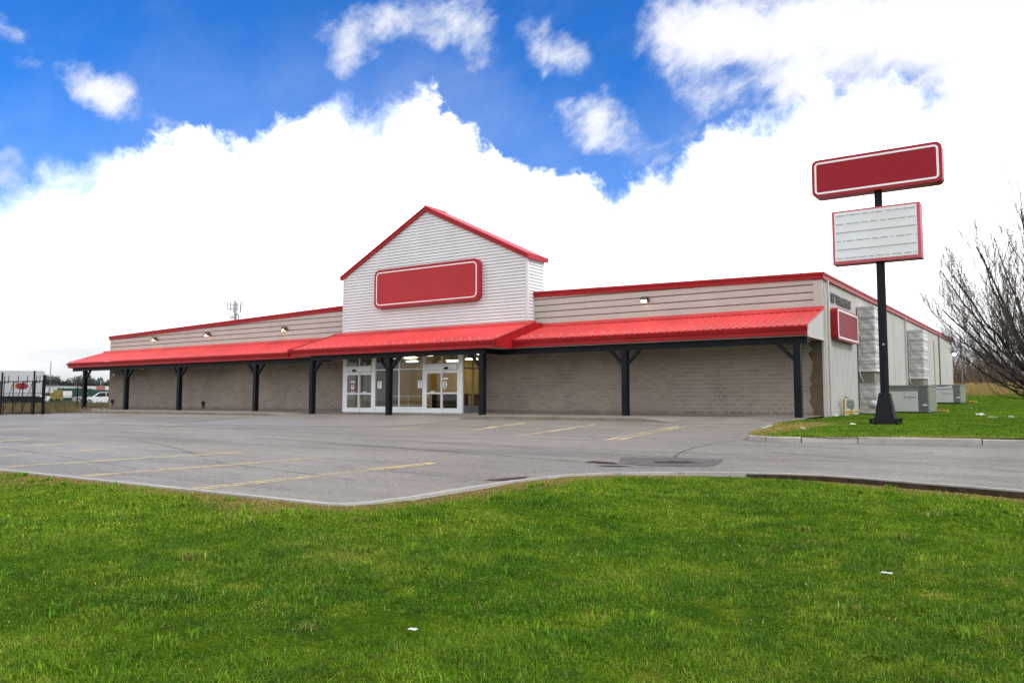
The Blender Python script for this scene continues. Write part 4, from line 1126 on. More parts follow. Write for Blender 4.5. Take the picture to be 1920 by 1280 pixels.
MB().box(.03, .35, 53.3, 53.7, 5.4, 5.62).build('housing', M['bronze'], o); MB().ellipsoid((.36, 53.3, 5.30), (.18, .18, .16), 10, 6).build('lens', M['lampw'], o)

# odds and ends on the front wall
o = thing('wall_placard', (-59.1, -.02, 2.7), 'faded red and white placard on the block wall by the gate end', 'placard')
MB().box(-59.32, -58.92, -.02, .0, 2.66, 3.32).build('plate', M['redd'], o); MB().box(-59.24, -59.0, -.026, -.02, 2.80, 3.0).build('label_strip', M['stick'], o)
for x, z, lb_ in ((-59.15, .62, 'black hose tap box on the block wall below the faded placard'), (-46.2, .46, 'small black socket box low on the block wall of the far wing')):
    o = thing('wall_box', (x, -.05, z), lb_, 'wall box'); MB().box(x - .16, x + .16, -.10, .0, z - .15, z + .15).build('cover', M['black'], o, bevel=.02); MB().tube([(x + .12, -.12, z - .15), (x + .16, -.12, z - .36)], .05, 8).build('spout', M['black'], o)

# ------------------------------------------------------------------ along the side wall
# gas meter
g_ = thing('gas_meter', (.35, 3.0, 0), 'grey gas meter on yellow pipes at the foot of the ribbed wall', 'gas meter')
MB().tube([(.28, 2.7, -.1), (.28, 2.7, .72), (.28, 2.95, .86), (.36, 3.25, .84)], .05, 10).build('riser', M['gas'], g_)
MB().tube([(.50, 3.3, .62), (.50, 3.3, .12), (.42, 4.3, .14), (.35, 5.9, .16)], .05, 10).build('outlet_pipe', M['gas'], g_)
MB().tube([(.28, 2.7, .16), (.50, 3.3, .16)], .045, 10).tube([(.3, 2.75, .05), (.55, 3.5, .05)], .04, 8).build('bypass_pipe', M['gas'], g_)
MB().box(.30, .66, 3.16, 3.46, .30, .72).box(.36, .60, 3.12, 3.18, .40, .62).build('meter_body', M['meter'], g_, bevel=.04)
MB().ellipsoid((.34, 2.98, .86), (.12, .12, .05), 12, 6).tube([(.34, 2.98, .80), (.34, 2.98, .95)], .045, 10).build('regulator', M['meter'], g_)

# ducts wrapped in plastic sheeting
def duct(x1, y0, y1, z1, label, nseg, bulge):
    o = thing('wrapped_duct', (.5, y0, 0), label, 'duct', 'plastic-wrapped ducts on the side wall')
    MB().box(.05, x1 - .10, y0 + .08, y1, .02, z1 - .05).build('duct_core', M['duct'], o)
    gap = (1.62, 2.22) if nseg > 6 else (1.3, 2.3)
    lev = [z1 - (z1 - gap[1]) * i / (nseg - 2) for i in range(nseg - 1)]
    segs = list(zip(lev[1:], lev[:-1])) + [(.86, gap[0]), (.03, .86)]
    for si, (a, b_) in enumerate(segs):
        mb = MB(); n, m_ = 14, 8; rr = random.Random(si * 7 + int(y0))
        ph = rr.uniform(0, 6)
        def P(u, v):
            # u across the front then back along the outer side, v upward; sags between the bands
            z = a + (b_ - a) * v; sag = .03 * sin(pi * v) + .018 * sin(9 * u + ph + 5 * v) * sin(pi * v) + .02 * sin(17 * v + ph)
            if u <= 1: return (.06 + (x1 - .06) * u, y0 + sag - .02 * sin(pi * u), z - .10 * u * (1 - u) * (1 if v > .5 else .4))
            return (x1 - sag * .6 + .012 * sin(12 * u + ph), y0 + (y1 - y0) * (u - 1) * 1.0, z)
        us = [i / n for i in range(n + 1)] + [1 + (i + 1) / 4 for i in range(4)]
        vs = [P(u, j / m_) for u in us for j in range(m_ + 1)]; w = m_ + 1
        mb.add(vs, [(i * w + j, (i + 1) * w + j, (i + 1) * w + j + 1, i * w + j + 1) for i in range(len(us) - 1) for j in range(m_)])
        mb.build('plastic_wrap', M['plastic'], o, smooth=True)
    for z in lev[1:-1]: MB().box(.05, x1 - .12, y0 + .015, y0 + .08, z - .03, z + .015).build('band', M['tin'], o)
    for q in range(2 + nseg // 4):
        z = z1 - 1.1 - q * 1.1
        MB().tube([(.10, y0 - .02, z), (.16, y0 - .05, z - .35), (.34, y0 - .06, z - .72)], [.02, .03, .012], 6).build('loose_fold', M['plastic'], o)
    MB().box(.04, x1 + .02, y0 + .06, y1, z1 - .06, z1 + .03).build('duct_top', M['plastic'], o)
    if bulge: MB().ellipsoid((.72, y0 - .04, .50), (.22, .12, .20), 12, 8).build('pipe_bulge', M['plastic'], o, smooth=True)
duct(.92, 7.5, 9.2, 5.66, 'tall plastic-wrapped duct between the small red sign and the sign pole', 8, True)
duct(1.06, 25.0, 27.6, 5.66, 'plastic-wrapped duct farther back, behind the larger grey unit', 7, False)

# packaged air units on the grass
def unit(x0, x1, y0, y1, zb, zt, label, bent):
    o = thing('air_unit', ((x0 + x1) / 2, y0, zb), label, 'air conditioner', 'air units beside the side wall')
    MB().box(x0 + .05, x1 - .05, y0 + .06, y1, zb - .15, zb + .12).build('base_rail', M['dark'], o)
    MB().box(x0, x1, y0, y1, zb + .12, zt - .07).build('cabinet', M['hvacd'], o, bevel=.015)
    xm = x0 + (x1 - x0) * .775
    MB().box(x0 - .03, x1 + .04, y0 - .04, y1 + .04, zt - .07, zt).build('top_lid', M['hvacd'], o)
    fp = MB().box(x0 + .06, xm - .03, y0 - .03, y0 - .002, zb + .16, zt - .34).build('access_panel', M['hvacl'], o)
    MB().box(xm - .72, xm - .14, y0 - .045, y0 - .031, zt - .68, zt - .64).build('panel_handle', M['hvacd'], fp)
    MB().box(xm - .72, xm - .70, y0 - .038, y0 - .031, zt - .64, zt - .38).build('panel_seam', M['hvacd'], fp)
    if bent: MB().prism([(x0 + .06, zt - .30), (xm - .05, zt - .30), (xm - .10, zt - .05), ((x0 + xm) / 2, zt - .17), (x0 + .10, zt - .05)], y0 - .05, y0 - .01, xz).build('bent_panel', M['hvacl'], o)
    else: MB().box(x0 + .06, xm - .03, y0 - .012, y0 - .001, zt - .33, zt - .09).build('upper_panel', M['hvacd'], o)
    MB().box(xm + .02, x1 - .04, y0 - .018, y0 - .001, zb + .14, zt - .09).build('side_panel', paint('slate_panel', (.13, .145, .135), .5, .08, 1), o)
    MB().box(xm + .20, xm + .42, y0 - .026, y0 - .019, zb + .48, zb + .56).build('rating_plate', M['stick'], o)
    for i in range(5):
        ya = y0 + .1 + i * (y1 - y0 - .2) / 5
        MB().box(x1, x1 + .02, ya, ya + (y1 - y0 - .2) / 5 - .06, zb + .2, zt - .2).build('coil_guard', paint('olive_coil', (.20, .215, .16), .6, .15, 3), o)
    return o
unit(.80, 2.92, 11.0, 14.6, -.08, 1.53, 'larger grey-green air unit with pale access panel, half hidden by the sign pole', False)
unit(.86, 2.78, 30.0, 34.4, .38, 1.86, 'smaller grey-green air unit farther back with a bent upper panel', True)
for x, y, lb_ in ((3.55, 13.2, 'yellow pipe stub in the grass beside the larger air unit'), (3.5, 33.0, 'yellow pipe stub in the grass beside the farther air unit')):
    z = field_z(x, y); o = thing('pipe_stub', (x, y, z), lb_, 'pipe', 'yellow stubs by the air units')
    MB().tube([(x - .45, y, z + .12), (x + .05, y, z + .12)], .05, 10).build('pipe', M['gas'], o); MB().tube([(x + .05, y, z - .05), (x + .05, y, z + .20)], .065, 10).build('cap', M['gas'], o)
    MB().box(x - .8, x + .3, y - .2, y + .2, z - .1, z + .02).build('pad', M['conc'], o)
z = field_z(.9, 57); o = thing('utility_post', (.9, 57.5, z), 'slim weathered post standing just past the back corner of the store', 'post')
MB().tube([(.6, 57.5, z - .2), (.6, 57.5, 7.4)], .09, 8).build('shaft', M['pwood'], o)

# litter
def litter(x, y, zf, s, label, flat=False):
    r_ = random.Random(int(x * 100 + y * 10)); mb = MB(); n = 5; vs = []
    for i in range(n + 1):
        for j in range(n + 1):
            u, v = i / n - .5, j / n - .5
            vs.append((x + u * s * 1.6 + r_.gauss(0, s * .06), y + v * s * 1.1 + r_.gauss(0, s * .06), zf(x, y) + .03 + (.02 if flat else s * .5 * max(0, .5 - u * u * 2 - v * v * 2)) + abs(r_.gauss(0, s * (.04 if flat else .16)))))
    mb.add(vs, [(i * (n + 1) + j, (i + 1) * (n + 1) + j, (i + 1) * (n + 1) + j + 1, i * (n + 1) + j + 1) for i in range(n) for j in range(n)])
    o = mb.build('litter_scrap', M['litter']); tag(o, label, 'litter', 'scraps of litter on the grass')
litter(5.54, -34.41, lawn_z, .035, 'small white scrap alone in the front lawn near its middle', True)
litter(7.65, -31.39, lawn_z, .05, 'grey scrap in the front lawn below the sign pole', True)
litter(5.7, 6.0, field_z, .24, 'crumpled white bag on the grass, largest scrap near the bare tree')
litter(4.0, 21.0, field_z, .28, 'flat white sheet on the grass beyond the larger air unit', True)
litter(6.35, 2.4, field_z, .11, 'tiny white scrap on the grass left of a pair near the tree'); litter(6.55, 1.9, field_z, .09, 'tiny white scrap on the grass just past the crumpled bag'); litter(7.1, 2.4, field_z, .13, 'white scrap on the grass closest to the bare tree')
litter(.25, .9, field_z, .22, 'white rubbish at the foot of the ribbed corner wall'); litter(.6, 1.5, field_z, .16, 'pale rubbish between the store corner and the gas meter'); litter(2.2, .6, field_z, .15, 'pale scrap on the grass between gas meter and sign pole')
litter(3.0, -9.1, field_z, .12, 'pale scrap on the grass at the foot of the sign pole')
litter(2.35, -13.0, field_z, .10, 'pale speck of litter on the island grass near the kerb nose')

# ------------------------------------------------------------------ bare tree
def limb_path(p, v, L, n, up, wob, r_):
    pts = [Vector(p)]; d = Vector(v).normalized()
    for i in range(n):
        d = (d + Vector((r_.gauss(0, wob), r_.gauss(0, wob), r_.gauss(0, wob))) + UP * (up / n)).normalized()
        pts.append(pts[-1] + d * (L / n))
    return pts
def grow(mb, pts, r0, depth, r_, twig):
    n = len(pts) - 1
    L = sum((b_ - a).length for a, b_ in zip(pts, pts[1:]))
    rad_ = [max(.0040, r0 * (1 - .80 * (i / n) ** .8)) for i in range(n + 1)]
    (mb if depth <= 1 else twig).tube(pts, rad_, 7 if depth == 0 else (4 if depth == 1 else 3), cap=False)
    if depth >= 3: return
    cnt = {0: 14, 1: 9, 2: 4}[depth]
    for c in range(cnt):
        t = .14 + .84 * (c + r_.random()) / cnt; f = t * n; i = min(n - 1, int(f)); p = pts[i].lerp(pts[i + 1], f - i)
        d = (pts[i + 1] - pts[i]).normalized()
        side = d.cross(Vector((r_.gauss(0, 1), r_.gauss(0, 1), r_.gauss(0, .6)))).normalized()
        a = r_.uniform(.30, .62); v = d * cos(a) + side * sin(a) + UP * .10
        l2 = (L * .52 * (1.10 - .62 * t) if depth == 0 else L * .50 * (1.05 - .5 * t)) * r_.uniform(.65, 1.15)
        grow(mb, limb_path(p, v, max(.18, l2), 6 if depth < 2 else 3, .75 if depth < 2 else .35, .05, r_), max(.005, rad_[i] * r_.uniform(.36, .50)), depth + 1, r_, twig)
TB = Vector((8.72, -1.9, 0)); TB.z = field_z(TB.x, TB.y) - .1
TB = TB + RGT * .55
tree = thing('bare_tree', TB, 'leafless dark tree spreading over the grass at the right edge', 'tree')
MB().tube([TB, TB + UP * .35 - RGT * .10, TB + UP * .75 - RGT * .30, TB + UP * 1.3 - RGT * .75, TB + UP * 2.1 - RGT * 1.55], [.27, .22, .19, .15, .10], 12).build('trunk', M['bark'], tree)
tr_ = random.Random(5)
LIMBS = [(-4.5, 3.9, .3, .075), (-4.7, 4.9, -.9, .07), (-4.0, 5.6, 1.3, .07), (-3.3, 6.3, -.3, .08), (-2.7, 7.0, 1.0, .07), (-2.1, 7.8, -1.0, .075), (-1.4, 8.4, .2, .08), (-.6, 8.9, -.6, .08), (.3, 9.2, .5, .09),
         (1.4, 8.6, -.6, .08), (2.6, 7.4, .8, .08), (3.7, 5.8, -.4, .08), (-1.0, 7.6, 2.6, .065), (-1.8, 6.4, -2.6, .065), (-3.9, 3.0, -1.6, .05), (-4.9, 3.6, -.4, .05), (-3.6, 2.7, 1.5, .05), (-2.9, 4.6, 2.4, .06), (-3.0, 4.9, -2.2, .06)]
for (r1, u1, f1, rr) in LIMBS:
    mb = MB(); tw = MB()
    end = RGT * r1 + FWD * f1 + UP * u1
    st_ = TB + UP * tr_.uniform(.45, .95)
    # limbs leave low and outward, then curve up
    pts = []; n = 9
    for i in range(n + 1):
        t = i / n; h = u1 * (t ** 1.18); out_ = (RGT * r1 + FWD * f1) * (t ** .80)
        pts.append(st_ + out_ + UP * (h * .92) + Vector((tr_.gauss(0, .035), tr_.gauss(0, .035), tr_.gauss(0, .03))) * (1 if 0 < i < n else 0))
    grow(mb, pts, rr * 1.2, 0, tr_, tw)
    lo = mb.build('limb', M['bark'], tree, smooth=True)
    tw.build('twigs', M['twig'], lo, kind='stuff')

# ------------------------------------------------------------------ brush behind the store on the right
def scrub(name, cx0, cx1, y0, y1, hmin, hmax, n, mat, seed, lean=.25, w=(.02, .07)):
    r_ = np.random.RandomState(seed)
    x = r_.uniform(cx0, cx1, n); y = r_.uniform(y0, y1, n); h = r_.uniform(hmin, hmax, n) * (.75 + .25 * np.sin(x * .22 + seed) + .12 * np.sin(x * .9))
    z = np.interp(y, [a for a, _ in FY], [b_ for _, b_ in FY]) - .2
    V = []; 
    ax = r_.normal(0, lean, n) * h; ay = r_.normal(0, lean, n) * h; ww = r_.uniform(w[0], w[1], n)
    p0 = np.stack([x - ww, y, z], 1); p1 = np.stack([x + ww, y, z], 1)
    m0 = np.stack([x + ax * .35 - ww * .7, y + ay * .35, z + h * .5], 1); m1 = np.stack([x + ax * .35 + ww * .7, y + ay * .35, z + h * .5], 1); t = np.stack([x + ax, y + ay, z + h], 1)
    v = np.stack([p0, p1, m1, m0, t], 1).reshape(-1, 3)
    # side sprays
    k_ = 5; b_i = np.repeat(np.arange(n), k_); tt = r_.uniform(.25, .95, n * k_)
    bx = x[b_i] + ax[b_i] * tt ** 1.5; by = y[b_i] + ay[b_i] * tt ** 1.5; bz = z[b_i] + h[b_i] * tt
    L = h[b_i] * r_.uniform(.12, .34, n * k_); an = r_.uniform(0, 2 * pi, n * k_); sw_ = ww[b_i] * r_.uniform(.35, .8, n * k_)
    q0 = np.stack([bx, by, bz - sw_], 1); q1 = np.stack([bx, by, bz + sw_], 1); q2 = np.stack([bx + np.cos(an) * L * .8, by + np.sin(an) * L * .8, bz + L * r_.uniform(.2, 1.0, n * k_)], 1)
    v2 = np.stack([q0, q1, q2], 1).reshape(-1, 3)
    nv = len(v); allv = np.concatenate([v, v2])
    f1 = np.arange(n)[:, None] * 5 + np.array([[0, 1, 2, 3]]); f2 = np.arange(n)[:, None] * 5 + np.array([[3, 2, 4]]); f3 = nv + np.arange(n * k_)[:, None] * 3 + np.array([[0, 1, 2]])
    me = bpy.data.meshes.new(name); faces = f1.tolist() + f2.tolist() + f3.tolist()
    me.from_pydata(allv.tolist(), [], faces); me.materials.append(mat)
    o = bpy.data.objects.new(name, me); COL.objects.link(o); o['kind'] = 'stuff'; return o
scrub('woods', -40, 75, 76, 104, 4.2, 7.6, 5200, M['scrubA'], 3)
scrub('woods', -40, 75, 74, 100, 2.2, 5.4, 3600, M['scrubB'], 4, .3)
scrub('undergrowth', -40, 75, 71, 80, .8, 2.6, 4200, M['scrubA'], 8, .45, (.03, .08))
scrub('dry_grass', -20, 70, 58, 71, .25, .75, 9000, M['berm'], 9, .5, (.02, .05))

# ------------------------------------------------------------------ fence and gates on the left
def gpt(px, depth): return far((px - 960) / 1500.0 * depth * 1.0, depth, 0)
def gz_(p): return rough_z(p.x, p.y) if p.x < -52 else lot_z(p.x, p.y)
fe = thing('chain_link_fence', gpt(146, 69), 'black chain-link fence with barbed wire running from the gate to the store', 'fence')
FP = [gpt(84, 57.2), gpt(147, 68.5), gpt(206, 76)]
for q in FP: q.z = gz_(q)
H_ = 2.42
def seg_posts(a, b_, n): return [a.lerp(b_, i / n) for i in range(n + 1)]
pl = [FP[0], FP[1], FP[2]]
for i, q in enumerate(pl):
    r = .10 if i == 0 else .04
    MB().tube([q + UP * -.3, q + UP * (H_ + (.35 if i else .38))], r, 8).build('fence_post', M['black'], fe)
for a, b_ in zip(pl, pl[1:]):
    for h in (H_, .08): MB().tube([a + UP * h, b_ + UP * h], .03, 6).build('fence_rail', M['black'], fe)
    MB().tube([a + UP * 1.35, b_ + UP * 1.35], .014, 5).build('tension_wire', M['black'], fe)
    for h in (.15, .29, .43): MB().tube([a + UP * (H_ + h), b_ + UP * (H_ + h)], .006, 4).build('barbed_wire', M['tin'], fe)
wires = MB()
def mesh_wires(mb, a, b_, z0, z1, step=.16, t=.0018):
    L = (b_ - a).length; d = (b_ - a).normalized(); hh = z1 - z0; s_ = -hh
    while s_ < L:
        for sg in (1, -1):
            u0, v0, u1, v1 = (s_, z0, s_ + hh, z1) if sg > 0 else (s_, z1, s_ + hh, z0)
            if u0 < 0: v0 = v0 + (v1 - v0) * (-u0) / hh; u0 = 0
            if u1 > L: v1 = v0 + (v1 - v0) * (L - u0) / (u1 - u0) if u1 > u0 else v1; u1 = L
            if u1 - u0 > .05: mb.bar(a + d * u0 + UP * v0, a + d * u1 + UP * v1, t * 2, t * 2)
        s_ += step
for a, b_ in zip(pl, pl[1:]): mesh_wires(wires, a, b_, .08, H_)
wires.build('chain_link', M['black'], fe, kind='stuff')

def gate(pa, pb, label, n, diag, panel):
    o = thing('chain_link_gate', (pa + pb) / 2, label, 'gate', 'black chain-link gates by the far end of the lot')
    for q in (pa, pb): MB().tube([q + UP * -.2, q + UP * 2.40], .03, 8).build('gate_upright', M['black'], o)
    for h in (2.34, 1.50, .85, .12): MB().tube([pa + UP * h, pb + UP * h], .035 if h in (2.34, .12) else .02, 6).build('gate_rail', M['black'], o)
    for i in range(1, n): q = pa.lerp(pb, i / n); MB().tube([q + UP * .12, q + UP * 2.34], .035, 6).build('gate_bar', M['black'], o)
    d = (pb - pa).normalized()
    for i in range(n + 1 if n > 1 else 1):
        q = pa.lerp(pb, min(1, (i + .05) / n)); MB().bar(q + UP * 2.26, q + d * .28 + UP * 2.26, .05, .05).bar(q + d * .28 + UP * 2.26, q + d * .28 + UP * 2.74, .04, .04).build('barb_arm', M['black'], o)
    if diag:
        for i in range(n): MB().tube([pa.lerp(pb, i / n) + UP * .15, pa.lerp(pb, (i + 1) / n) + UP * 2.3], .022, 6).build('brace', M['black'], o)
    if panel: MB().bar(pa + UP * 1.05, pb + UP * 1.05, .03, .40).build('dark_plate', M['black'], o)
    mb = MB(); mesh_wires(mb, pa, pb, .12, 2.34); mb.build('chain_link', M['black'], o, kind='stuff')
def gp(px): 
    q = gpt(px, 56.8); q.z = gz_(q); return q
gate(gp(9), gp(62), 'wide chain-link gate with slanting braces in front of the parked trailer', 3, True, False)
gate(gp(67.5), gp(81), 'narrow chain-link gate with a dark plate, next to the heavy fence post', 1, False, True)
gate(gp(-50), gp(2), 'chain-link gate leaf cut by the left edge of the picture', 3, True, False)
for px, h, lb_ in ((5, 2.95, 'slim black gate post at the edge of the picture beside the wide gate'), (65, 3.05, 'black gate post between the wide gate and the narrow gate')):
    q = gp(px); o = MB().tube([q + UP * -.3, q + UP * h], .06, 10).ellipsoid(q + UP * h, (.07, .07, .05), 10, 6).build('gate_post', M['black']); tag(o, lb_, 'gate post', 'posts of the gates')

# ------------------------------------------------------------------ the yard beyond the fence
def at(px, py, depth):
    """plan point and height on the sight line at a distance ahead, for setting out the yard"""
    return far((px - 960) / 1500.0 * depth * .998, depth, .70 + (750 - py) / 1500.0 * depth)
def local(o_right, o_fwd, base):
    return base + RGT * o_right + FWD * o_fwd
def frame_fn(base, ang=0):
    c_, s_ = cos(ang), sin(ang); ax = RGT * c_ + FWD * s_; ay = FWD * c_ - RGT * s_
    return lambda a, b_, z: tuple(base + ax * a + ay * b_ + UP * z)
def fbox(mb, fn, x0, x1, y0, y1, z0, z1):
    return mb.add([fn(x0, y0, z0), fn(x1, y0, z0), fn(x1, y1, z0), fn(x0, y1, z0), fn(x0, y0, z1), fn(x1, y0, z1), fn(x1, y1, z1), fn(x0, y1, z1)],
                  [(0, 3, 2, 1), (4, 5, 6, 7), (0, 1, 5, 4), (1, 2, 6, 5), (2, 3, 7, 6), (3, 0, 4, 7)])
# parked trailer behind the gate
b0 = far(-60.5, 80, .05); fn = frame_fn(b0, .40)
t = thing('box_trailer', b0, 'grey-white box trailer with a faded red oval mark, parked behind the wide gate', 'trailer')
fbox(MB(), fn, -9, 11.7, 0, 2.5, 1.15, 3.72).build('box_body', M['trailer'], t)
fbox(MB(), fn, -9, 11.7, -.03, 0, 1.05, 1.22).build('lower_rail', M['bldg'], t)
fbox(MB(), fn, -9, 11.3, .15, 2.3, .45, 1.1).build('undercarriage', M['dark'], t)
for i in range(4):
    cx = 4.6 + i * 1.3; mb = MB(); mb.tube([fn(cx, .1, .5), fn(cx, .45, .5)], .5, 14); mb.build('wheel', M['tire'], t)
for a in (11.0,): fbox(MB(), fn, a, a + .15, .3, .5, 0, 1.1).build('landing_leg', M['bldg'], t)
mb = MB(); mb.add([fn(9.96 + .60 * cos(2 * pi * i / 20), -.045, 2.14 + .33 * sin(2 * pi * i / 20)) for i in range(20)], [tuple(range(20))]); 
M['redmark'] = paint('faded_red_mark', (.24, .022, .024), .5, .2, 2); mb.build('oval_mark', M['redmark'], t)
mb = MB(); mb.add([fn(9.12, -.05, 1.85), fn(9.34, -.05, 1.85), fn(9.34, -.05, 2.45), fn(9.12, -.05, 2.45)], [(0, 1, 2, 3)]); mb.build('cream_mark', paint('cream_mark', (.55, .45, .25), .6, .2, 2), t)

# cars
def car(base, ang, mat, label, group='cars parked in the yard beyond the fence', L=4.5, suv=True):
    fn = frame_fn(base, ang); o = thing('parked_car', base, label, 'car', group)
    W_ = 1.75; hb = .95; hr = 1.55 if suv else 1.40
    low = [(0, .32), (0, .62), (.12, .84), (1.1, hb), (L - .35, hb + .03), (L - .02, .86), (L, .35), (L - .5, .24), (.4, .24)]
    top = [(1.05, hb - .01), (1.85, hr - .06), (2.3, hr), (L - 1.2, hr), (L - .45, hr - .12), (L - .12, hb)]
    for nm, poly, y0, y1, mm in (('body', low, 0, W_, mat),):
        mb = MB(); mb.prism(poly, y0, y1, lambda p, q, tt: fn(p - L / 2, tt, q)); mb.build(nm, mm, o, bevel=.03)
    mb = MB(); mb.prism(top, .10, W_ - .10, lambda p, q, tt: fn(p - L / 2, tt, q)); mb.build('cabin', mat, o)
    win = [(1.45, hb + .03), (1.98, hr - .11), (2.35, hr - .08), (2.72, hr - .08), (2.72, hb + .04)]; win2 = [(2.80, hb + .04), (2.80, hr - .08), (L - 1.2, hr - .09), (L - .62, hr - .22), (L - .42, hb + .04)]
    for w_ in (win, win2):
        mb = MB(); mb.prism(w_, .085, .10, lambda p, q, tt: fn(p - L / 2, tt, q)); mb.build('window', M['carg'], o)
    mb = MB(); mb.prism([(1.12, hb + .06), (1.80, hr - .10), (1.79, hr - .06), (1.08, hb + .06)], .18, W_ - .18, lambda p, q, tt: fn(p - L / 2 - .02, tt, q)); mb.build('windscreen', M['carg'], o)
    for cx in (.85, L - .9):
        for yy in (-.02, W_ - .2):
            wh = MB().tube([fn(cx - L / 2, yy, .33), fn(cx - L / 2, yy + .22, .33)], .33, 14).build('wheel', M['tire'], o)
            MB().tube([fn(cx - L / 2, yy - .01, .33), fn(cx - L / 2, yy, .33)], .20, 10).build('rim', M['tin'], wh)
    mb = MB(); fbox(mb, fn, -L / 2 - .01, -L / 2 + .1, .15, .5, .62, .76); fbox(mb, fn, -L / 2 - .01, -L / 2 + .1, W_ - .5, W_ - .15, .62, .76); mb.build('headlight', M['cars'], o)
    return o
def cb(px, depth, py): q = at(px, py, depth); return q
yz_ = .34
def yard(px, depth): return far((px - 960) / 1500.0 * depth, depth, rough_z(far((px - 960) / 1500.0 * depth, depth, 0).x, 0))
car(yard(192, 99), .12, M['carw'], 'white hatchback parked in the yard, nearest to the store corner')
car(yard(172, 106), .25, M['cars'], 'silver car half hidden behind the white hatchback', suv=False)
car(yard(187, 116), .05, M['carw'], 'white car in the second row above the white hatchback')
car(yard(168, 120), .0, M['carw'], 'white car in the second row, beside the canopy post')
car(yard(96, 112), 0, M['carw'], 'white van-like car standing just right of the heavy fence post', L=5.2)
car(yard(90, 125), 0, M['carw'], 'white car behind the one beside the fence post', L=5.2)
# long white trailers / sheds row
for (px0, px1, d, zt, mm, lb_) in ((84, 128, 150, 2.7, 'bldw', 'long low white shed behind the cars and the yellow machine'), (112, 160, 165, 3.0, 'trailer', 'long pale trailer roofline behind the green container'), (160, 206, 160, 3.05, 'bldw', 'row-long white trailer behind the parked white cars')):
    a, c_ = yard(px0, d), yard(px1, d); fn = frame_fn(a); L = (c_ - a).length
    o = thing('white_trailer', a, lb_, 'trailer', 'pale trailers standing in the yard')
    fbox(MB(), fn, 0, L, 0, 2.6, .9, zt).build('box_body', M[mm], o); fbox(MB(), fn, .3, L - .3, .2, 2.2, .2, .9).build('undercarriage', M['bldg'], o)
    for i in range(1, 5): fbox(MB(), fn, L * i / 5, L * i / 5 + .12, -.04, 0, .9, zt).build('rib', M['bldg'], o)
# green container with its white board
b0 = yard(110, 106); fn = frame_fn(b0)
o = thing('waste_container', b0, 'dark green waste container with a white board on its side', 'container')
mb = MB(); mb.prism([(0, .15), (6.6, .15), (6.9, 1.1), (6.5, 1.75), (3.6, 1.85), (3.3, 2.0), (-.1, 2.0)], 0, 2.2, lambda p, q, tt: fn(p, tt, q)); mb.build('body', M['green'], o)
for i in range(8): fbox(MB(), fn, .1 + i * .85, .2 + i * .85, -.06, 0, .15, 1.7).build('rib', M['green'], o)
fbox(MB(), fn, .75, 1.95, -.10, -.065, .75, 1.62).build('white_board', M['stick'], o)
b0 = yard(104, 103); fn = frame_fn(b0)
o = thing('yellow_machine', b0, 'small yellow yard machine in front of the green container', 'machine')
fbox(MB(), fn, -.6, .6, 0, 1.0, .35, 1.15).build('body', M['yellow'], o, bevel=.08); fbox(MB(), fn, -.15, .55, .1, .9, 1.15, 1.75).build('cab', M['yellow'], o); 
for a in (-.4, .4): MB().tube([fn(a, -.05, .32), fn(a, .2, .32)], .32, 12).build('wheel', M['tire'], o)
MB().tube([fn(-.5, .3, 1.1), fn(-1.0, .3, 1.5), fn(-1.3, .3, .6)], .08, 6).build('boom', M['yellow'], o)
# lamp and wire poles
for px, d, z1, r, lb_ in ((95, 140, 7.0, .07, 'thin weathered pole rising above the yard behind the fence'),):
    q = yard(px, d); o = thing('utility_pole', q, lb_, 'pole'); MB().tube([q, q + UP * z1], r, 8).build('shaft', M['pwood'], o)
# a red-topped sign in the yard
q = yard(190, 130); o = thing('yard_sign', q, 'small red and white sign on a post above the parked cars', 'sign'); fn = frame_fn(q)
MB().tube([q, q + UP * 3.6], .05, 6).build('post', M['tin'], o); fbox(MB(), fn, -.7, .7, -.05, 0, 2.0, 2.6).build('panel', M['redd'], o)
# far buildings
for (px0, px1, d, zt, mm, rr, lb_) in ((84, 101, 230, 4.4, 'bldw', 'bldg', 'pale far building behind the thin pole'), (100, 126, 250, 4.3, 'bldg', 'bldg', 'long grey-green far warehouse under the tree line'), (124, 150, 240, 4.2, 'bldw', 'bldr', 'pale far warehouse with a red band behind the green container'), (150, 163, 255, 3.9, 'bldw', 'bldg', 'cream far building seen past the canopy post')):
    a, c_ = yard(px0, d), yard(px1, d); fn = frame_fn(a); L = (c_ - a).length
    o = thing('warehouse', a, lb_, 'building', 'far buildings beyond the yard')
    fbox(MB(), fn, 0, L, 0, 14, 0, zt - .5).build('wall', M[mm], o); fbox(MB(), fn, -.2, L + .2, -.2, 14.2, zt - .5, zt).build('roof', M[rr], o)
    for i in range(3): fbox(MB(), fn, L * (.15 + .28 * i), L * (.15 + .28 * i) + L * .12, -.05, 0, .2, 2.6).build('door', M['bldg'], o)
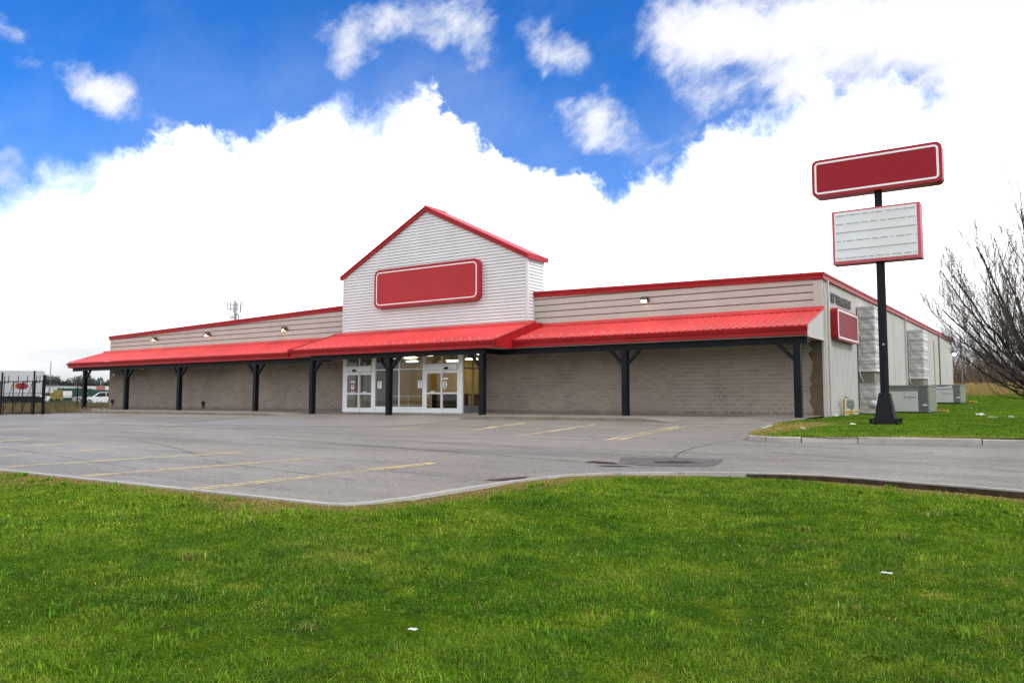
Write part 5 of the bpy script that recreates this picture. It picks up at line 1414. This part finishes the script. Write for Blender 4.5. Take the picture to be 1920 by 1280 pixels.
# cell tower behind the store
q = far(-87, 250, 0); ctw = thing('cell_tower', q, 'grey cell tower with antenna arms rising behind the store roof', 'tower'); fn = frame_fn(q)
tm = paint('tower_grey', (.36, .37, .39), .6, .1, .5)
MB().tube([q, q + UP * 25, q + UP * 32.2], [.75, .42, .25], 10).build('mast', tm, ctw)
for zc, hw, nb in ((30.6, 1.9, 7), (29.2, 1.8, 6), (26.6, 1.2, 4), (24.4, 1.2, 4)):
    mb = MB()
    for k in range(3):
        a = 2 * pi * k / 3 + .4; c0 = Vector(fn(hw * cos(a) * .9, hw * sin(a) * .9, zc)); tdir = RGT * -sin(a) + FWD * cos(a)
        mb.bar(q + UP * zc, c0, .16, .16); mb.bar(c0 - tdir * hw * .9, c0 + tdir * hw * .9, .14, .14)
    mb.build('antenna_frame', tm, ctw)
    for k in range(3):
        a = 2 * pi * k / 3 + .4; c0 = Vector(fn(hw * cos(a) * .9, hw * sin(a) * .9, zc)); tdir = RGT * -sin(a) + FWD * cos(a)
        for s_ in (-.85, -.3, .3, .85):
            p_ = c0 + tdir * hw * s_ ; MB().bar(p_ + UP * -.9, p_ + UP * 1.0, .20, .14).build('antenna', tm, ctw)
for zc in (25.6, 25.0, 27.6): MB().ellipsoid(fn(.7, -.6, zc), (.55, .3, .55), 8, 5).build('dish', tm, ctw)
# tree line on the left horizon
def treeline(name, px0, px1, d0, d1, h0, h1, n, seed):
    r_ = random.Random(seed); V = []; F_ = []
    for i in range(n):
        d = r_.uniform(d0, d1); px = r_.uniform(px0, px1); q = far((px - 960) / 1500 * d, d, .2); h = r_.uniform(h0, h1) * (1 + .10 * sin(px * .09) + .06 * sin(px * .31)); w_ = h * r_.uniform(.22, .4)
        for j in range(26):
            a = r_.uniform(0, 2 * pi); rr = w_ * math.sqrt(r_.random()); zz = h * (r_.random() ** .8); sh = max(.2, 1 - (zz / h) ** 2.5)
            c_ = q + RGT * (rr * cos(a) * sh) + FWD * (rr * sin(a) * sh) + UP * zz; s_ = h * .11 * r_.uniform(.5, 1.2); o_ = len(V)
            d1_ = Vector((r_.gauss(0, 1), r_.gauss(0, 1), r_.gauss(0, 1))).normalized() * s_; d2_ = Vector((r_.gauss(0, 1), r_.gauss(0, 1), r_.gauss(0, 1))).normalized() * s_
            V += [tuple(c_ - d1_), tuple(c_ + d2_), tuple(c_ + d1_ * .8 + UP * s_)]; F_.append((o_, o_ + 1, o_ + 2))
    me = bpy.data.meshes.new(name); me.from_pydata(V, [], F_); me.materials.append(M['fardark'])
    o = bpy.data.objects.new(name, me); COL.objects.link(o); o['kind'] = 'stuff'
treeline('treeline', -200, 230, 285, 330, 6.4, 8.6, 900, 21)
treeline('treeline', 158, 214, 200, 215, 4.6, 5.6, 160, 22)
treeline('treeline', -260, 70, 420, 470, 8.0, 12.0, 300, 23)

# weeds beyond the fence
def weeds(n, seed):
    r_ = np.random.RandomState(seed); d = r_.uniform(58, 98, n); px = r_.uniform(-120, 260, n)
    rt = (px - 960) / 1500 * d; x = CAM.x + RGT.x * rt + FWD.x * d; y = CAM.y + RGT.y * rt + FWD.y * d
    ok = (x < -52.6) & ~((x > -61.2) & (y > -3.4)); x, y = x[ok], y[ok]; n = len(x)
    z = np.array([rough_z(a, b_) for a, b_ in zip(x, y)]); h = r_.uniform(.15, .62, n) * (.6 + .5 * np.sin(x * .8) ** 2); w_ = r_.uniform(.02, .05, n); lx = r_.normal(0, .2, n) * h; ly = r_.normal(0, .2, n) * h
    v = np.stack([np.stack([x - w_, y - w_, z - .05], 1), np.stack([x + w_, y + w_, z - .05], 1), np.stack([x + lx, y + ly, z + h], 1)], 1).reshape(-1, 3)
    me = bpy.data.meshes.new('weeds'); me.from_pydata(v.tolist(), [], (np.arange(n)[:, None] * 3 + np.array([[0, 1, 2]])).tolist()); me.materials.append(M['weedblade'])
    o = bpy.data.objects.new('weeds', me); COL.objects.link(o); o['kind'] = 'stuff'
weeds(14000, 31)

# ------------------------------------------------------------------ grass blades
def blades(name, x, y, z, dry, h, w, seed, lean=1.35):
    r_ = np.random.RandomState(seed); n = len(x)
    a = r_.uniform(0, 2 * pi, n); l = np.abs(r_.normal(0, lean, n)); dx, dy = np.cos(a), np.sin(a)
    tx, ty = -dy, dx
    b0 = np.stack([x - tx * w, y - ty * w, z - .012], 1); b1 = np.stack([x + tx * w, y + ty * w, z - .012], 1)
    hm = h * np.clip(.62 - .14 * l, .30, .6); m0 = np.stack([x + dx * l * h * .30 - tx * w * .8, y + dy * l * h * .30 - ty * w * .8, z + hm], 1); m1 = np.stack([x + dx * l * h * .30 + tx * w * .8, y + dy * l * h * .30 + ty * w * .8, z + hm], 1)
    tp_ = np.stack([x + dx * l * h * 1.0, y + dy * l * h * 1.0, z + h * np.clip(1.05 - .38 * l, .22, 1.05)], 1)
    v = np.stack([b0, b1, m1, m0, tp_], 1).reshape(-1, 3).astype(np.float32)
    me = bpy.data.meshes.new(name); me.vertices.add(n * 5); me.vertices.foreach_set('co', v.ravel())
    base = (np.arange(n) * 5)[:, None]
    lo = np.concatenate([base + np.array([[0, 1, 2, 3]]), base + np.array([[3, 2, 4]])], 1).ravel().astype(np.int32)
    me.loops.add(n * 7); me.loops.foreach_set('vertex_index', lo)
    me.polygons.add(n * 2)
    st_ = np.stack([np.arange(n) * 7, np.arange(n) * 7 + 4], 1).ravel().astype(np.int32)
    me.polygons.foreach_set('loop_start', st_)
    me.update(calc_edges=True); me.validate()
    attr(me, 'dry', np.repeat(dry, 5)); attr(me, 'lush', np.repeat(np.clip(.34 * np.exp(-((np.interp(x, kx, ky) - y - 1.3) / 1.5) ** 2), 0, 1) if y.max() < -20 else np.zeros(n), 5)); attr(me, 'tone', np.repeat(np.clip(r_.normal(1.0, .30, n), .35, 1.8), 5)); me.materials.append(M['blade'])
    o = bpy.data.objects.new(name, me); COL.objects.link(o); o['kind'] = 'stuff'; return o
kx = np.array([a for a, _ in KERB]); ky = np.array([b_ for _, b_ in KERB])
def np_lot(x, y): return -.185 + .0118 * y
def np_hn(x, y): return np.sin(x * .61 + 1.3) * np.sin(y * .53 + .4) + .5 * np.sin(x * 1.7 + 2) * np.sin(y * 1.45 + 1) + .25 * np.sin(x * 3.9) * np.sin(y * 4.3 + 2)
def np_lawn(x, y):
    d = np.interp(x, kx, ky) - y; dp = np.maximum(d, 0)
    return np_lot(x, y) + np.interp(x, [a for a, _ in LOFF], [b_ for _, b_ in LOFF]) - .02 * np.minimum(1, dp / 1.5) + .020 * np_hn(x, y) * np.minimum(1, dp / .8)
def np_kd(x, y):
    best = np.full(len(x), 1e9)
    for (a, b_), (c_, d_) in zip(KERB, KERB[1:]):
        ux, uy = c_ - a, d_ - b_; t = np.clip(((x - a) * ux + (y - b_) * uy) / (ux * ux + uy * uy), 0, 1)
        best = np.minimum(best, np.hypot(x - a - t * ux, y - b_ - t * uy))
    return best
def scatter(dens, d0, d1, half, seed):
    r_ = np.random.RandomState(seed); area = half * 2 * (d1 * d1 - d0 * d0) / 2; n = int(area * dens)
    d = np.sqrt(r_.uniform(d0 * d0, d1 * d1, n)); s_ = r_.uniform(-half, half, n) * d
    return CAM.x + RGT.x * s_ + FWD.x * d, CAM.y + RGT.y * s_ + FWD.y * d, r_
for bi, (d0, d1, dens, hh, ww, half) in enumerate(((2.4, 5.0, 8200, .040, .0021, .95), (5.0, 8.0, 4600, .038, .0030, .85), (8.0, 17.0, 1700, .036, .0046, .80))):
    x, y, r_ = scatter(dens, d0, d1, half, 50 + bi)
    kd = np_kd(x, y); yk = np.interp(x, kx, ky); ok = (y < yk - .02) & (kd > .12)
    clump = .5 + .5 * np.sin(x * 2.1 + 2 * np.sin(y * 1.3)) * np.sin(y * 2.4 + 1.5 * np.sin(x * 1.7))
    cl2 = .5 + .5 * np.sin(x * 7.1 + 3 * np.sin(y * 5.3)) * np.sin(y * 6.4 + 2 * np.sin(x * 6.7))
    w_ = .42 + .30 * np.sin(x * .9 + .5) + .16 * np.sin(x * 2.3 + y) + np.where((x > -6.5) & (x < 1.5), .28, 0) + np.where((x > 1.9) & (x < 3.8) & (y > -28.5), .22, 0)
    dry = np.clip(1.15 - kd / np.maximum(.12, w_), 0, 1)
    ok &= r_.uniform(0, 1, len(x)) > .55 * dry + .30 * (1 - clump) + .18 * (1 - cl2)
    x, y, dry, clump, cl2 = x[ok], y[ok], dry[ok], clump[ok], cl2[ok]; n = len(x)
    tall = r_.uniform(0, 1, n) < .012
    h = hh * r_.uniform(.45, 1.25, n) * (.45 + .50 * clump + .55 * cl2 ** 2) * (1 - .35 * dry); h = np.where(tall, h * 1.9, h)
    blades('grass', x, y, np_lawn(x, y), np.clip(dry + np.where(r_.uniform(0, 1, n) < .035, .85, 0), 0, 1), h, ww * r_.uniform(.7, 1.35, n), 70 + bi)
# coarse tufts and weed rosettes standing in the lawn
r_ = np.random.RandomState(123); nt_ = 700
d = np.sqrt(r_.uniform(2.6 ** 2, 14 ** 2, nt_)); s_ = r_.uniform(-.85, .85, nt_) * d
tx_, ty_ = CAM.x + RGT.x * s_ + FWD.x * d, CAM.y + RGT.y * s_ + FWD.y * d
kb = 46; x = np.repeat(tx_, kb) + r_.normal(0, .045, nt_ * kb); y = np.repeat(ty_, kb) + r_.normal(0, .045, nt_ * kb)
ok = (y < np.interp(x, kx, ky) - .1) & (np_kd(x, y) > .2); x, y = x[ok], y[ok]; n = len(x)
sz = np.repeat(r_.uniform(.6, 1.5, nt_), kb)[ok]; dr = np.repeat(np.where(r_.uniform(0, 1, nt_) < .05, .4, 0), kb)[ok]
blades('grass', x, y, np_lawn(x, y), dr, .052 * sz * r_.uniform(.5, 1.2, n), .0032 * sz * r_.uniform(.7, 1.5, n) * (.6 + np.hypot(x - CAM.x, y - CAM.y) / 9), 124, 1.0)
# island and field
r_ = np.random.RandomState(90); n = 330000
d = 19 + 62 * r_.uniform(0, 1, n) ** 1.25; s_ = r_.uniform(.18, .78, n) * d
x = CAM.x + RGT.x * s_ + FWD.x * d; y = CAM.y + RGT.y * s_ + FWD.y * d
ix = np.array([a for a, _ in NOSE]); iy = np.array([b_ for _, b_ in NOSE])
lim = np.interp(x, [-.45, .53, 1.38, 1.62, 1.85, 2.25, 2.8, 3.3, 5.87, 7.4, 8.1, 10.4, 13, 60], [-5, -10.4, -14.9, -16, -16.6, -16.95, -17.05, -16.98, -16.05, -15.75, -15.68, -15.3, -15, -14])
ok = (y > lim + .17) & ((x > .12) | (y > 56)) & (y < 64) & ~((x > .8) & (x < 2.95) & (y > 10.9) & (y < 14.8)) & ~((np.abs(x - PX) < .3) & (np.abs(y - PY) < .3))
x, y = x[ok], y[ok]; n = len(x)
z = np.interp(y, [a for a, _ in FY], [b_ for _, b_ in FY]) + .015 * np.sin(x * .9 + 1) * np.sin(y * .7)
ed = np.abs(y - np.interp(x, [-.45, .53, 1.38, 1.62, 1.85, 2.25, 2.8, 3.3, 5.87, 7.4, 8.1, 10.4, 13, 60], [-5, -10.4, -14.9, -16, -16.6, -16.95, -17.05, -16.98, -16.05, -15.75, -15.68, -15.3, -15, -14]))
ed = np.minimum(ed, np.where(y < -5, np.abs(x - np.interp(y, [-16.95, -16, -14.9, -10.4, -5], [2.25, 1.62, 1.38, .53, -.45])), 9))
dry = np.clip(1.1 - ed / (.45 + .2 * np.sin(x * 1.3)), 0, 1); dry = np.maximum(dry, np.where((x < 2.8) & (y < -7), np.clip(1 - np.abs(x - 1.5) / 1.2, 0, 1), 0))
dry = np.maximum(dry, np.clip((y - 50 + 3 * np.sin(x * .5)) / 9, 0, 1))
blades('grass', x, y, z, dry, r_.uniform(.03, .07, n) * (1 - .4 * dry), r_.uniform(.004, .010, n) * (.5 + d[ok] / 36), 95)
